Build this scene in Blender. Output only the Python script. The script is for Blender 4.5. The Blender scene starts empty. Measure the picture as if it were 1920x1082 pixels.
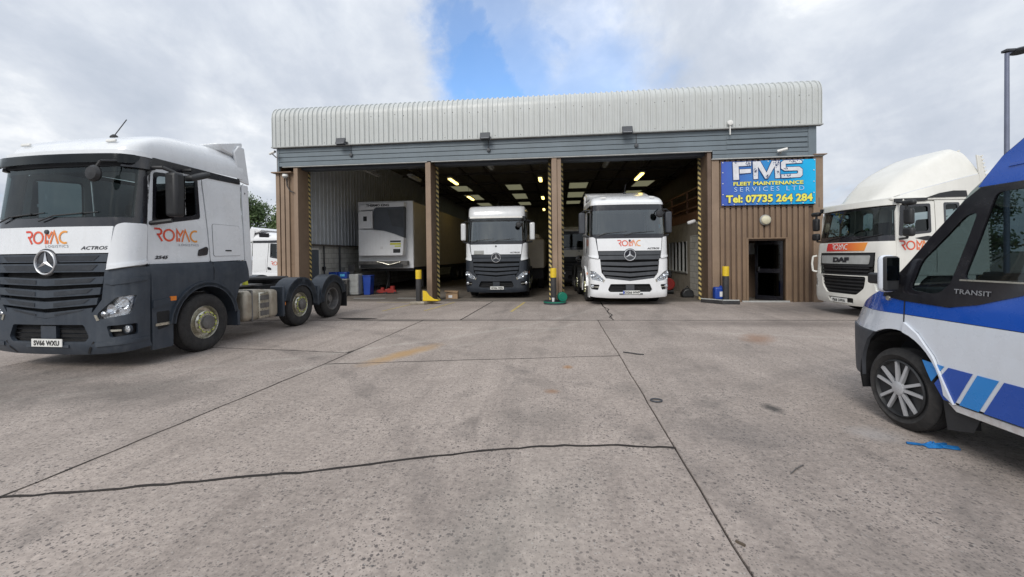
import bpy, math, random
from mathutils import Vector, Matrix, geometry
R = math.radians
PI = math.pi
sc = bpy.context.scene
col = sc.collection
random.seed(7)

# ------------------------------------------------------------------ camera
camd = bpy.data.cameras.new('camera'); cam = bpy.data.objects.new('camera', camd); col.objects.link(cam)
F_, YAW, PITCH, ROLL, CY, CH = 785.76, -0.1096, 0.0109, -0.0116, 487.54, 1.61
fw = Vector((math.sin(YAW)*math.cos(PITCH), math.cos(YAW)*math.cos(PITCH), -math.sin(PITCH)))
rt = Vector((math.cos(YAW), -math.sin(YAW), 0)); up = rt.cross(fw)
r2 = rt*math.cos(ROLL)+up*math.sin(ROLL); u2 = -rt*math.sin(ROLL)+up*math.cos(ROLL)
cam.matrix_world = Matrix(((r2.x, u2.x, -fw.x, 0), (r2.y, u2.y, -fw.y, 0), (r2.z, u2.z, -fw.z, CH), (0, 0, 0, 1)))
camd.sensor_width = 36; camd.lens = F_/1920*36; camd.shift_y = (CY-541)/1920
camd.clip_start = .05; camd.clip_end = 2000
sc.camera = cam
sc.view_settings.view_transform = 'Standard'; sc.view_settings.look = 'None'
sc.view_settings.gamma = 1; sc.view_settings.exposure = 0.5; sc.view_settings.use_curve_mapping = False

# ------------------------------------------------------------------ node helpers
class N:
    def __init__(s, nt): s.nt = nt; s.n = nt.nodes; s.l = nt.links
    def a(s, t, **k):
        n = s.n.new(t)
        for q, v in k.items(): setattr(n, q, v)
        return n
    def set(s, sock, v):
        if v is None: return
        if isinstance(v, bpy.types.NodeSocket): s.l.new(v, sock)
        else: sock.default_value = v
    def math(s, op, a, b=None, c=None, clamp=False):
        n = s.a('ShaderNodeMath', operation=op, use_clamp=clamp)
        for i, v in enumerate((a, b, c)): s.set(n.inputs[i], v)
        return n.outputs[0]
    def vm(s, op, a, b=None):
        n = s.a('ShaderNodeVectorMath', operation=op); s.set(n.inputs[0], a); s.set(n.inputs[1], b)
        return n.outputs['Value'] if op in ('DOT_PRODUCT', 'LENGTH', 'DISTANCE') else n.outputs[0]
    def noise(s, v, scale, detail=3, rough=.5, dist=0):
        n = s.a('ShaderNodeTexNoise'); s.set(n.inputs['Vector'], v)
        for k, x in (('Scale', scale), ('Detail', detail), ('Roughness', rough), ('Distortion', dist)): s.set(n.inputs[k], x)
        return n.outputs['Fac']
    def ramp(s, f, stops, interp='LINEAR'):
        n = s.a('ShaderNodeValToRGB'); s.set(n.inputs[0], f); e = n.color_ramp; e.interpolation = interp
        while len(e.elements) < len(stops): e.elements.new(.5)
        for el, (p, c) in zip(e.elements, stops):
            el.position = p; el.color = (c, c, c, 1) if isinstance(c, (int, float)) else (*c, 1)
        return n.outputs[0]
    def mr(s, f, a, b, c=0., d=1., smooth=False):
        n = s.a('ShaderNodeMapRange'); n.clamp = True
        if smooth: n.interpolation_type = 'SMOOTHSTEP'
        for i, v in enumerate((f, a, b, c, d)): s.set(n.inputs[i], v)
        return n.outputs[0]
    def mix(s, f, a, b, mode='MIX'):
        n = s.a('ShaderNodeMix', data_type='RGBA', blend_type=mode)
        s.set(n.inputs[0], f)
        for i, v in ((6, a), (7, b)): s.set(n.inputs[i], (*v, 1) if isinstance(v, tuple) and len(v) == 3 else v)
        return n.outputs[2]
    def bump(s, h, strength=.3, dist=.01):
        n = s.a('ShaderNodeBump'); s.set(n.inputs['Height'], h); n.inputs['Strength'].default_value = strength; n.inputs['Distance'].default_value = dist
        return n.outputs[0]

# ------------------------------------------------------------------ sky and sun
SUN_EL, SUN_AZ = R(39), R(196)      # azimuth clockwise from +Y
world = bpy.data.worlds.new('World'); sc.world = world; world.use_nodes = True
w = N(world.node_tree); w.n.clear()
sky = w.a('ShaderNodeTexSky', sky_type='NISHITA'); sky.sun_disc = False
sky.sun_elevation = SUN_EL; sky.sun_rotation = SUN_AZ; sky.air_density = 1.0; sky.dust_density = .6; sky.ozone_density = 1.5
tc = w.a('ShaderNodeTexCoord').outputs['Generated']
sx = w.a('ShaderNodeSeparateXYZ'); w.l.new(tc, sx.inputs[0])
zz = w.math('ADD', w.math('MAXIMUM', sx.outputs[2], 0.0), .18)
cx_ = w.a('ShaderNodeCombineXYZ')
w.set(cx_.inputs[0], w.math('DIVIDE', sx.outputs[0], zz)); w.set(cx_.inputs[1], w.math('DIVIDE', sx.outputs[1], zz)); cx_.inputs[2].default_value = 7.7
cv = cx_.outputs[0]
mp = w.a('ShaderNodeMapping'); w.l.new(cv, mp.inputs[0]); mp.inputs['Rotation'].default_value = (0, 0, R(35)); mp.inputs['Scale'].default_value = (1.0, .42, 1)
n1 = w.noise(mp.outputs[0], .9, 6, .56, .5)
n2 = w.noise(cv, 2.6, 5, .55, .3)
n3 = w.noise(tc, 7.0, 6, .62, .2); n4 = w.noise(tc, 3.4, 8, .6, .35)
def hole(px, py, rad):
    d = fw + r2*((px-960)/F_) + u2*((CY-py)/F_); d.normalize()
    return w.vm('DISTANCE', tc, tuple(d)), rad
cov = None
for px, py, rad, amt in ((925, 190, .12, 1.0), (890, 125, .12, 1.0), (862, 55, .10, .9), (985, 130, .19, .8), (930, 5, .14, .7), (1090, 170, .2, .62), (1040, 60, .17, .5)):
    d, rr = hole(px, py, rad)
    d = w.math('ADD', d, w.math('MULTIPLY', w.math('SUBTRACT', n3, .5), .24))
    m = w.mr(d, rr*1.15, rr*.25, 0., amt, True)
    cov = m if cov is None else w.math('MAXIMUM', cov, m)
gaps = w.mr(n1, .36, .22, 0., .5, True)
blue = w.math('MAXIMUM', cov, gaps)
f = w.mr(w.math('ADD', w.math('ADD', w.math('MULTIPLY', n1, .42), w.math('MULTIPLY', n2, .16)), w.math('MULTIPLY', n4, .42)), .39, .62)
cc = w.ramp(f, [(0, (3.5, 3.9, 4.55)), (.35, (4.2, 4.55, 5.15)), (.62, (5.1, 5.4, 5.85)), (.85, (6.7, 6.85, 7.05)), (1, (7.4, 7.5, 7.6))])
zen = w.mr(sx.outputs[2], .0, 1.0, 1.0, 1.3)
vmul = w.a('ShaderNodeVectorMath', operation='SCALE'); w.l.new(cc, vmul.inputs[0]); w.l.new(zen, vmul.inputs['Scale'])
skyb = w.a('ShaderNodeVectorMath', operation='MULTIPLY'); w.l.new(sky.outputs[0], skyb.inputs[0]); skyb.inputs[1].default_value = (1.1, 1.42, 1.7)
fin = w.mix(w.math('MULTIPLY', blue, .93), vmul.outputs[0], skyb.outputs[0])
bg = w.a('ShaderNodeBackground'); w.l.new(fin, bg.inputs[0]); bg.inputs[1].default_value = .1
wo = w.a('ShaderNodeOutputWorld'); w.l.new(bg.outputs[0], wo.inputs[0])
sd = bpy.data.lights.new('sun', 'SUN'); sd.energy = 1.5; sd.angle = R(24); sd.color = (1, .96, .9)
so = bpy.data.objects.new('sun', sd); col.objects.link(so)
sv = Vector((math.sin(SUN_AZ)*math.cos(SUN_EL), math.cos(SUN_AZ)*math.cos(SUN_EL), math.sin(SUN_EL)))
so.rotation_euler = sv.to_track_quat('Z', 'Y').to_euler(); so.location = (-8, -10, 20)

# ------------------------------------------------------------------ materials
def mat(name, c, rough=.5, metal=0., coat=0., var=.12, scale=3., dirt=0., dcol=(.10, .085, .07), bump=0., bscale=40, emit=None, es=1., spec=.5):
    m = bpy.data.materials.new(name); m.use_nodes = True; k = N(m.node_tree); b = k.n['Principled BSDF']
    tcn = k.a('ShaderNodeTexCoord').outputs['Object']
    n = k.noise(tcn, scale, 5, .6)
    lo = tuple(x*(1-var) for x in c); hi = tuple(min(1, x*(1+var)) for x in c)
    cc = k.mix(k.mr(n, .3, .7), lo, hi)
    if dirt:
        d = k.noise(tcn, scale*1.7, 7, .7, .6)
        st = k.a('ShaderNodeMapping'); k.l.new(tcn, st.inputs[0]); st.inputs['Scale'].default_value = (6, 6, .5)
        d2 = k.noise(st.outputs[0], 2.0, 4, .6)
        f = k.math('MULTIPLY', k.mr(k.math('ADD', k.math('MULTIPLY', d, .6), k.math('MULTIPLY', d2, .4)), .44, .7), dirt)
        cc = k.mix(f, cc, dcol)
    k.set(b.inputs['Base Color'], cc)
    k.set(b.inputs['Roughness'], k.mr(k.noise(tcn, scale*3, 4, .6), .3, .7, max(0, rough-.08), min(1, rough+.1)))
    b.inputs['Metallic'].default_value = metal; b.inputs['Coat Weight'].default_value = coat; b.inputs['Coat Roughness'].default_value = .08
    b.inputs['Specular IOR Level'].default_value = spec
    if bump: k.set(b.inputs['Normal'], k.bump(k.noise(tcn, bscale, 4, .6), bump, .01))
    if emit: b.inputs['Emission Color'].default_value = (*emit, 1); b.inputs['Emission Strength'].default_value = es
    return m
def glassmat(name, tint, ior=1.55, rough=.02):
    m = bpy.data.materials.new(name); m.use_nodes = True; k = N(m.node_tree); k.n.clear()
    t = k.a('ShaderNodeBsdfTransparent'); t.inputs[0].default_value = (*tint, 1)
    g = k.a('ShaderNodeBsdfGlossy'); g.inputs['Roughness'].default_value = rough; g.inputs[0].default_value = (.95, 1, 1, 1)
    gm = k.a('ShaderNodeNewGeometry'); c = k.math('ABSOLUTE', k.vm('DOT_PRODUCT', gm.outputs['Incoming'], gm.outputs['Normal'])); f0 = ((ior-1)/(ior+1))**2*(1.7 if ior > 1.6 else 1.0)
    fr = k.math('ADD', f0, k.math('MULTIPLY', 1-f0, k.math('POWER', k.math('SUBTRACT', 1.0, c, clamp=True), 5.0)), clamp=True)
    mx = k.a('ShaderNodeMixShader'); k.l.new(fr, mx.inputs[0]); k.l.new(t.outputs[0], mx.inputs[1]); k.l.new(g.outputs[0], mx.inputs[2])
    o = k.a('ShaderNodeOutputMaterial'); k.l.new(mx.outputs[0], o.inputs[0])
    return m
def grad(name, stops, axis=0, rough=.4, flip=False):
    m = bpy.data.materials.new(name); m.use_nodes = True; k = N(m.node_tree); b = k.n['Principled BSDF']
    s = k.a('ShaderNodeSeparateXYZ'); k.l.new(k.a('ShaderNodeTexCoord').outputs['Generated'], s.inputs[0])
    f = s.outputs[axis]
    if flip: f = k.math('SUBTRACT', 1.0, f)
    k.set(b.inputs['Base Color'], k.ramp(f, stops)); b.inputs['Roughness'].default_value = rough
    return m
def stripemat(name, c1, c2, scale, ang):
    m = bpy.data.materials.new(name); m.use_nodes = True; k = N(m.node_tree); b = k.n['Principled BSDF']
    s = k.a('ShaderNodeSeparateXYZ'); k.l.new(k.a('ShaderNodeTexCoord').outputs['Object'], s.inputs[0])
    v = k.math('ADD', s.outputs[2], k.math('MULTIPLY', k.math('ADD', s.outputs[0], s.outputs[1]), ang))
    v = k.math('FRACT', k.math('MULTIPLY', v, scale))
    n = k.noise(k.a('ShaderNodeTexCoord').outputs['Object'], 9, 5, .7)
    c = k.mix(k.math('GREATER_THAN', v, .5), c1, c2)
    c = k.mix(k.mr(n, .5, .75, 0, .45), c, (.12, .1, .08))
    k.set(b.inputs['Base Color'], c); b.inputs['Roughness'].default_value = .6
    return m
def concrete(name, base, stains_and_shade=True, dark=1.):
    m = bpy.data.materials.new(name); m.use_nodes = True; k = N(m.node_tree); b = k.n['Principled BSDF']
    t = k.a('ShaderNodeTexCoord').outputs['Object']
    big = k.noise(t, .35, 6, .62, .8); mid = k.noise(t, 1.6, 7, .68, .5); fine = k.noise(t, 28, 5, .7)
    mpp = k.a('ShaderNodeMapping'); k.l.new(t, mpp.inputs[0]); mpp.inputs['Scale'].default_value = (2.6, .22, 1)
    tr = k.noise(mpp.outputs[0], 1.1, 5, .62, .35)
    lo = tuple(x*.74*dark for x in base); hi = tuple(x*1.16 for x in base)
    c = k.mix(k.mr(k.math('ADD', k.math('MULTIPLY', big, .5), k.math('MULTIPLY', mid, .5)), .34, .64), lo, hi)
    c = k.mix(k.mr(tr, .5, .72, 0, .32), c, tuple(x*.45 for x in base))
    c = k.mix(k.mr(tr, .42, .28, 0, .3), c, tuple(min(1, x*1.35) for x in base))
    c = k.mix(k.mr(fine, .3, .7, .0, 1.), k.mix(1., c, (.78, .78, .78), 'MULTIPLY'), k.mix(1., c, (1.14, 1.14, 1.14), 'MULTIPLY'))
    grn = k.noise(t, 17, 3, .75)
    c = k.mix(k.mr(grn, .36, .64), k.mix(1., c, (.87, .87, .87), 'MULTIPLY'), k.mix(1., c, (1.09, 1.09, 1.08), 'MULTIPLY'))
    h = None
    for scl, thr, rad, dc in ((30, .42, .36, (.040, .038, .042)), (62, .25, .40, (.085, .08, .078)), (52, .84, .36, (.42, .40, .37))):
        dv = k.a('ShaderNodeVectorMath', operation='ADD'); k.set(dv.inputs[0], t)
        nn = k.a('ShaderNodeTexNoise'); k.l.new(t, nn.inputs['Vector']); nn.inputs['Scale'].default_value = scl*.9
        vs = k.a('ShaderNodeVectorMath', operation='SCALE'); k.l.new(nn.outputs['Color'], vs.inputs[0]); vs.inputs['Scale'].default_value = .6/scl
        k.l.new(vs.outputs[0], dv.inputs[1])
        v = k.a('ShaderNodeTexVoronoi'); k.l.new(dv.outputs[0], v.inputs['Vector']); v.inputs['Scale'].default_value = scl
        sp = k.a('ShaderNodeSeparateColor'); k.l.new(v.outputs['Color'], sp.inputs[0])
        rr = k.mr(sp.outputs[1], 0, 1, rad*.45, rad)
        mk = k.math('MULTIPLY', k.math('LESS_THAN', v.outputs['Distance'], rr), k.math('GREATER_THAN', sp.outputs[0], thr))
        mk = k.math('MULTIPLY', mk, k.mr(mid, .35, .6, .25, .68))
        c = k.mix(mk, c, dc)
        if scl == 30: h = mk
    if stains_and_shade:
        wn = k.math('MULTIPLY', k.math('SUBTRACT', k.noise(t, .9, 4, .6), .5), .5)
        for (x, y, r_, wd, cc_, am) in ((-9.5, -1.5, 9.6, .16, (.10, .09, .085), .34), (-9.5, -1.5, 11.5, .18, (.10, .09, .085), .30), (9.5, -3.5, 9.4, .16, (.09, .085, .08), .34), (9.5, -3.5, 11.4, .17, (.09, .085, .08), .26), (-1, -16, 25.2, .10, (.5, .47, .42), .25), (-14, 20, 16.8, .12, (.5, .47, .42), .30), (-14, 20, 17.6, .10, (.5, .47, .42), .22), (30, 4, 30.5, .2, (.09, .085, .08), .25), (30, 4, 28.4, .2, (.09, .085, .08), .22)):
            d = k.math('ABSOLUTE', k.math('ADD', k.math('SUBTRACT', k.vm('DISTANCE', t, (x, y, 0)), r_), k.math('MULTIPLY', wn, .35)))
            f_ = k.math('MULTIPLY', k.mr(d, wd, wd*.4, 0, am, True), k.mr(k.noise(t, 2.3, 5, .7), .38, .62))
            c = k.mix(f_, c, cc_)
    oil = k.noise(t, .8, 5, .6, 1.2)
    c = k.mix(k.mr(oil, .6, .74, 0, .4), c, (.055, .05, .047))
    if stains_and_shade:
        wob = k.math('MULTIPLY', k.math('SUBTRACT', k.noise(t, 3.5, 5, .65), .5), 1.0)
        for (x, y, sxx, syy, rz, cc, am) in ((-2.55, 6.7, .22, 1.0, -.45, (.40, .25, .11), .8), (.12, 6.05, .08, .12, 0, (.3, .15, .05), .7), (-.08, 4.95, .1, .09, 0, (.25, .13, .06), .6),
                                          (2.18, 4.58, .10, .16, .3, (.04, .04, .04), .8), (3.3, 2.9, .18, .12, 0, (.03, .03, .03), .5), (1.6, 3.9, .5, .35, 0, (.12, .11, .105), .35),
                                          (2.75, 4.0, .22, .2, 0, (.45, .45, .46), .3), (4.3, 2.3, 1.1, 1.4, 0, (.06, .055, .05), .7), (-7.2, 4.2, 1.4, 2.2, 0, (.09, .08, .07), .55), (-.15, 4.1, .5, .5, 0, (.12, .11, .10), .35), (.8, 5.1, .25, .3, 0, (.12, .11, .1), .35),  # two wide dark patches: oily dirt plus painted shade under van and nearest lorry
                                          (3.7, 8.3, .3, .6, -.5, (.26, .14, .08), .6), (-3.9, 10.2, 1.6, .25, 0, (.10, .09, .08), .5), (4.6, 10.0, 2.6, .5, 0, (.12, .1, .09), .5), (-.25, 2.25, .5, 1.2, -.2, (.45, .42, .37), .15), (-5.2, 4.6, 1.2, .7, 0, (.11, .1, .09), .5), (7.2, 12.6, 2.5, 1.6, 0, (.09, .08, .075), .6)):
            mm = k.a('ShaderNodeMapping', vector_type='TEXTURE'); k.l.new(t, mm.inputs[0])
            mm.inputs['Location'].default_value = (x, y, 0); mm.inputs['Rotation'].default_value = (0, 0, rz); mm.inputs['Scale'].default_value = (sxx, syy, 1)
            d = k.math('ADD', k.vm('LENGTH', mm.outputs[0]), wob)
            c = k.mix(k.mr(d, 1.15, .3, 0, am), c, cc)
    oi = k.a('ShaderNodeObjectInfo').outputs['Random']
    c = k.mix(1., c, k.ramp(oi, [(0, (.93, .93, .93)), (1, (1.05, 1.04, 1.03))]), 'MULTIPLY')
    k.set(b.inputs['Base Color'], c)
    k.set(b.inputs['Roughness'], k.mr(oil, .5, .75, .88, .6)); b.inputs['Specular IOR Level'].default_value = .3
    hh = k.math('SUBTRACT', k.math('ADD', k.math('MULTIPLY', fine, .5), k.math('MULTIPLY', k.noise(t, 9, 4, .6), .6)), k.math('MULTIPLY', h, .35))
    k.set(b.inputs['Normal'], k.bump(hh, .7, .014))
    return m

WHITE = (.74, .76, .78)
MT = dict(
 white=mat('white_paint', WHITE, .28, coat=.6, var=.03, dirt=.14, dcol=(.33, .31, .28), scale=1.2),
 white_clean=mat('white_paint_clean', (.78, .79, .80), .3, coat=.6, var=.03, dirt=.06, dcol=(.4, .38, .35)),
 cream=mat('cream_white_paint', (.72, .71, .66), .36, coat=.3, var=.04, dirt=.16, dcol=(.36, .34, .28), scale=1.3),
 slatmesh=mat('slat_mesh_insert', (.022, .027, .035), .7, var=.3, bump=.6, bscale=120), slate2=mat('dark_slate_paint', (.018, .024, .034), .5, var=.14, coat=.1, dirt=.3, dcol=(.07, .075, .08), scale=2), slate=mat('slate_paint', (.028, .038, .053), .5, var=.14, coat=.1, dirt=.35, dcol=(.10, .11, .12), scale=2),
 black=mat('black_plastic', (.016, .017, .019), .5, var=.25, dirt=.2, dcol=(.06, .06, .06)),
 gloss_black=mat('gloss_black_trim', (.012, .012, .016), .2, coat=.5, var=.1, dirt=.1, dcol=(.05, .05, .05)),
 grille=mat('grille_grey', (.055, .06, .068), .5, var=.15, dirt=.2, dcol=(.12, .12, .12)),
 hollow=mat('dark_mesh', (.012, .012, .013), .8, var=.3, bump=.6, bscale=120),
 chrome=mat('chrome', (.75, .76, .78), .12, 1., var=.03), badge=mat('badge_silver', (.72, .73, .75), .32, .55, var=.03), cover=mat('wheel_cover_silver', (.50, .51, .53), .35, .35, var=.08, dirt=.15),
 alloy=mat('alloy_metal', (.60, .58, .50), .3, .9, var=.1, dirt=.3, dcol=(.1, .09, .08), scale=14),
 steel=mat('dirty_steel', (.16, .155, .15), .6, .4, var=.3, dirt=.6, scale=8),
 chassis=mat('chassis_black', (.022, .022, .024), .65, var=.3, dirt=.4, dcol=(.07, .06, .05), scale=6),
 tank=mat('tank_metal', (.42, .38, .31), .42, .5, var=.2, dirt=.5, dcol=(.2, .14, .08), scale=4),
 tyre=mat('tyre_rubber', (.022, .021, .021), .85, var=.25, dirt=.5, dcol=(.065, .06, .055), scale=7, bump=.2),
 nut=mat('yellow_nut_indicator', (.55, .62, .08), .5, var=.1),
 amber=mat('amber_lens', (.7, .2, .02), .25, var=.1, coat=.4), red=mat('red_lens', (.45, .02, .015), .3, var=.1, coat=.4),
 seat=mat('seat_cloth', (.05, .05, .055), .9, var=.3), dash=mat('dashboard_plastic', (.035, .035, .037), .7, var=.2),
 orange=mat('hi_vis_cloth', (.8, .2, .05), .8, var=.2), curtain=mat('cab_interior_cloth', (.035, .035, .037), .9, var=.2),
 lens=mat('headlight_reflector', (.72, .74, .76), .16, .85, var=.25, scale=22, bump=1., bscale=30),
 plate_white=mat('plate_white', (.75, .75, .72), .4, var=.04, dirt=.15), plate_ink=mat('plate_black_ink', (.02, .02, .02), .5),
 eu_blue=mat('plate_blue_band', (.02, .08, .45), .4), grey_ink=mat('grey_lettering', (.2, .21, .23), .45), dark_ink=mat('dark_lettering', (.03, .03, .035), .4, metal=.2),
 silver_ink=mat('silver_lettering', (.42, .43, .45), .3, .8),
 logo_f=grad('logo_red_to_orange_front', [(0, (.66, .05, .03)), (.5, (.75, .13, .05)), (1, (.78, .36, .06))], 1),
 logo_s=grad('logo_red_to_orange_side', [(0, (.66, .05, .03)), (.5, (.75, .13, .05)), (1, (.78, .36, .06))], 0, flip=True),
 logo_r=grad('logo_red_to_orange_right_side', [(0, (.66, .05, .03)), (1, (.75, .3, .05))], 0),
 panel_f=grad('logo_panel_red_to_orange', [(0, (.62, .03, .04)), (.45, (.66, .08, .04)), (1, (.78, .30, .05))], 1),
 glass=glassmat('windscreen_glass', (.26, .33, .33), 1.5), glass_hi=glassmat('reflective_windscreen_glass', (.30, .38, .38), 1.9), glass_s=glassmat('tinted_side_glass', (.22, .26, .27), 1.6), glass_c=glassmat('clear_lamp_glass', (.95, .96, .97), 1.45),
 glass_v=glassmat('van_window_glass', (.30, .36, .37), 1.55), visor=glassmat('smoked_visor', (.14, .15, .16), 1.45, .1),
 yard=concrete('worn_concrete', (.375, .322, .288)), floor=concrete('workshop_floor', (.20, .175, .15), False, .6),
 joint=mat('joint_sealant', (.022, .018, .016), .9, var=.3, bump=.4),
 fascia=mat('grey_white_cladding', (.52, .54, .53), .42, var=.05, dirt=.28, dcol=(.32, .32, .28), scale=.8),
 band=mat('blue_grey_cladding', (.155, .19, .215), .45, var=.10, dirt=.25, dcol=(.11, .12, .12), scale=1.2),
 band_dark=mat('dark_flashing', (.06, .07, .085), .5, var=.1), trim=mat('pale_flashing', (.40, .41, .40), .5, var=.1, dirt=.3),
 brown=mat('brown_cladding', (.215, .146, .094), .5, var=.12, dirt=.3, dcol=(.10, .065, .045), scale=1.5),
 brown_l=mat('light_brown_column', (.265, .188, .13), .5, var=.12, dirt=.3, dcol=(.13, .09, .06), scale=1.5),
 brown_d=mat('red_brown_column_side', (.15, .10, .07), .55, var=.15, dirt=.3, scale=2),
 hazard=stripemat('black_yellow_hazard', (.025, .025, .025), (.60, .47, .18), 5.8, .8),
 liner=mat('wall_liner_sheet', (.62, .66, .70), .45, var=.06, dirt=.3, dcol=(.2, .2, .19), scale=1.), block=None,
 ceil=mat('dark_ceiling', (.34, .33, .31), .8, var=.2), rafter=mat('dark_rafter', (.12, .11, .10), .7, var=.2),
 inner=mat('dull_inner_wall', (.36, .33, .28), .8, var=.2, dirt=.4), back=mat('back_wall_cream', (.42, .38, .29), .8, var=.15, dirt=.4, scale=.8),
 yellow=mat('yellow_paint', (.72, .50, .02), .5, var=.1, dirt=.25, dcol=(.2, .14, .05), scale=8), bollard=mat('black_bollard', (.025, .025, .027), .55, var=.3, dirt=.3),
 line=mat('worn_yellow_line', (.52, .40, .12), .85, var=.3, dirt=.5, dcol=(.22, .19, .15), scale=5),
 blue=mat('van_blue_paint', (.002, .075, .44), .26, coat=.8, var=.05), blue2=mat('van_light_blue', (.01, .22, .62), .28, coat=.7, var=.05), blue3=mat('van_deep_blue', (.003, .065, .38), .28, coat=.7, var=.05),
 vanwhite=mat('van_white_paint', (.66, .70, .76), .28, coat=.8, var=.03, dirt=.12, dcol=(.35, .32, .3)), rust=mat('rusty_sill_edge', (.58, .58, .58), .5, var=.1, dirt=.45, dcol=(.25, .1, .05), scale=9),
 bumper=mat('grey_bumper_plastic', (.05, .055, .065), .6, var=.15), drum=mat('blue_plastic', (.01, .05, .30), .4, var=.1), green=mat('green_plastic', (.0, .16, .10), .45, var=.15),
 cab_grey=mat('grey_cabinet', (.36, .37, .36), .5, var=.1, dirt=.3), redp=mat('red_machine_paint', (.28, .02, .015), .45, var=.1, dirt=.3), card=mat('cardboard', (.33, .22, .13), .85, var=.15),
 paper=mat('white_paper', (.7, .7, .7), .8), door_grey=mat('grey_door', (.13, .15, .18), .5, var=.1), lampg=mat('lamp_cream_glass', (.62, .58, .42), .35, var=.08, dirt=.2),
 led=mat('floodlight_glass', (.55, .57, .6), .2, var=.05), post=mat('painted_steel_post', (.17, .19, .26), .45, .3, var=.1), tube=mat('lit_lamp_tube', (.9, .8, .4), .4, emit=(1, .74, .20), es=3.2),
 tubeoff=mat('unlit_lamp', (.35, .35, .32), .4), bark=mat('bark', (.09, .07, .05), .9, var=.3, bump=.5), glove=mat('blue_glove', (.005, .14, .40), .6, var=.3, scale=20, bump=.6),
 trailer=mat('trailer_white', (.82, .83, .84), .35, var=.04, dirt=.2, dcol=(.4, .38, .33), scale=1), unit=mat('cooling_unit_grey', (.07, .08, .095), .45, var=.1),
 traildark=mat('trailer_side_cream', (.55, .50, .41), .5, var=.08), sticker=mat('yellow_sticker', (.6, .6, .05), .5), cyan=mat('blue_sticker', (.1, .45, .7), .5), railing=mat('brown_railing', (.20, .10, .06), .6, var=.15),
)
MT['signp'] = grad('sign_blue_gradient', [(0, (.05, .10, .44)), (.35, (.04, .19, .52)), (.7, (.0, .33, .68)), (1, (.0, .44, .78))], 0, .45)
MT['sign_w'] = mat('sign_silver_print', (.66, .67, .70), .45, var=.12, scale=6); MT['sign_y'] = mat('sign_yellow_print', (.82, .78, .12), .45, var=.04)
MT['sign_o'] = mat('sign_dark_outline', (.02, .05, .16), .5); MT['sign_c'] = mat('sign_pale_blue_print', (.42, .58, .80), .45)
def blockmat():
    m = bpy.data.materials.new('painted_blockwork'); m.use_nodes = True; k = N(m.node_tree); b = k.n['Principled BSDF']
    t = k.a('ShaderNodeTexCoord').outputs['Object']; s = k.a('ShaderNodeSeparateXYZ'); k.l.new(t, s.inputs[0])
    c = k.a('ShaderNodeCombineXYZ'); k.set(c.inputs[0], k.math('ADD', s.outputs[0], s.outputs[1])); k.l.new(s.outputs[2], c.inputs[1])
    br = k.a('ShaderNodeTexBrick'); k.l.new(c.outputs[0], br.inputs[0])
    br.inputs['Color1'].default_value = (.72, .72, .68, 1); br.inputs['Color2'].default_value = (.64, .64, .60, 1); br.inputs['Mortar'].default_value = (.3, .3, .28, 1)
    br.inputs['Scale'].default_value = 1; br.inputs['Brick Width'].default_value = .45; br.inputs['Row Height'].default_value = .225; br.inputs['Mortar Size'].default_value = .008
    n = k.noise(t, 2.2, 6, .7)
    k.set(b.inputs['Base Color'], k.mix(k.mr(n, .5, .75, 0, .4), br.outputs[0], (.22, .2, .17))); b.inputs['Roughness'].default_value = .7
    k.set(b.inputs['Normal'], k.bump(br.outputs['Fac'], .5, -.01))
    return m
MT['block'] = blockmat()
def leafmat(name, c1, c2):
    m = bpy.data.materials.new(name); m.use_nodes = True; k = N(m.node_tree); b = k.n['Principled BSDF']
    n = k.noise(k.a('ShaderNodeTexCoord').outputs['Object'], 1.3, 3, .6)
    g = k.a('ShaderNodeNewGeometry').outputs['Random Per Island']
    k.set(b.inputs['Base Color'], k.mix(k.math('ADD', k.math('MULTIPLY', k.mr(n, .35, .65), .5), k.math('MULTIPLY', g, .5)), c1, c2))
    b.inputs['Roughness'].default_value = .6; b.inputs['Transmission Weight'].default_value = 0
    return m
MT['leaf_a'] = leafmat('mid_green_leaves', (.05, .095, .03), (.12, .17, .055)); MT['leaf_b'] = leafmat('dark_green_leaves', (.035, .06, .025), (.085, .115, .045))

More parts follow.
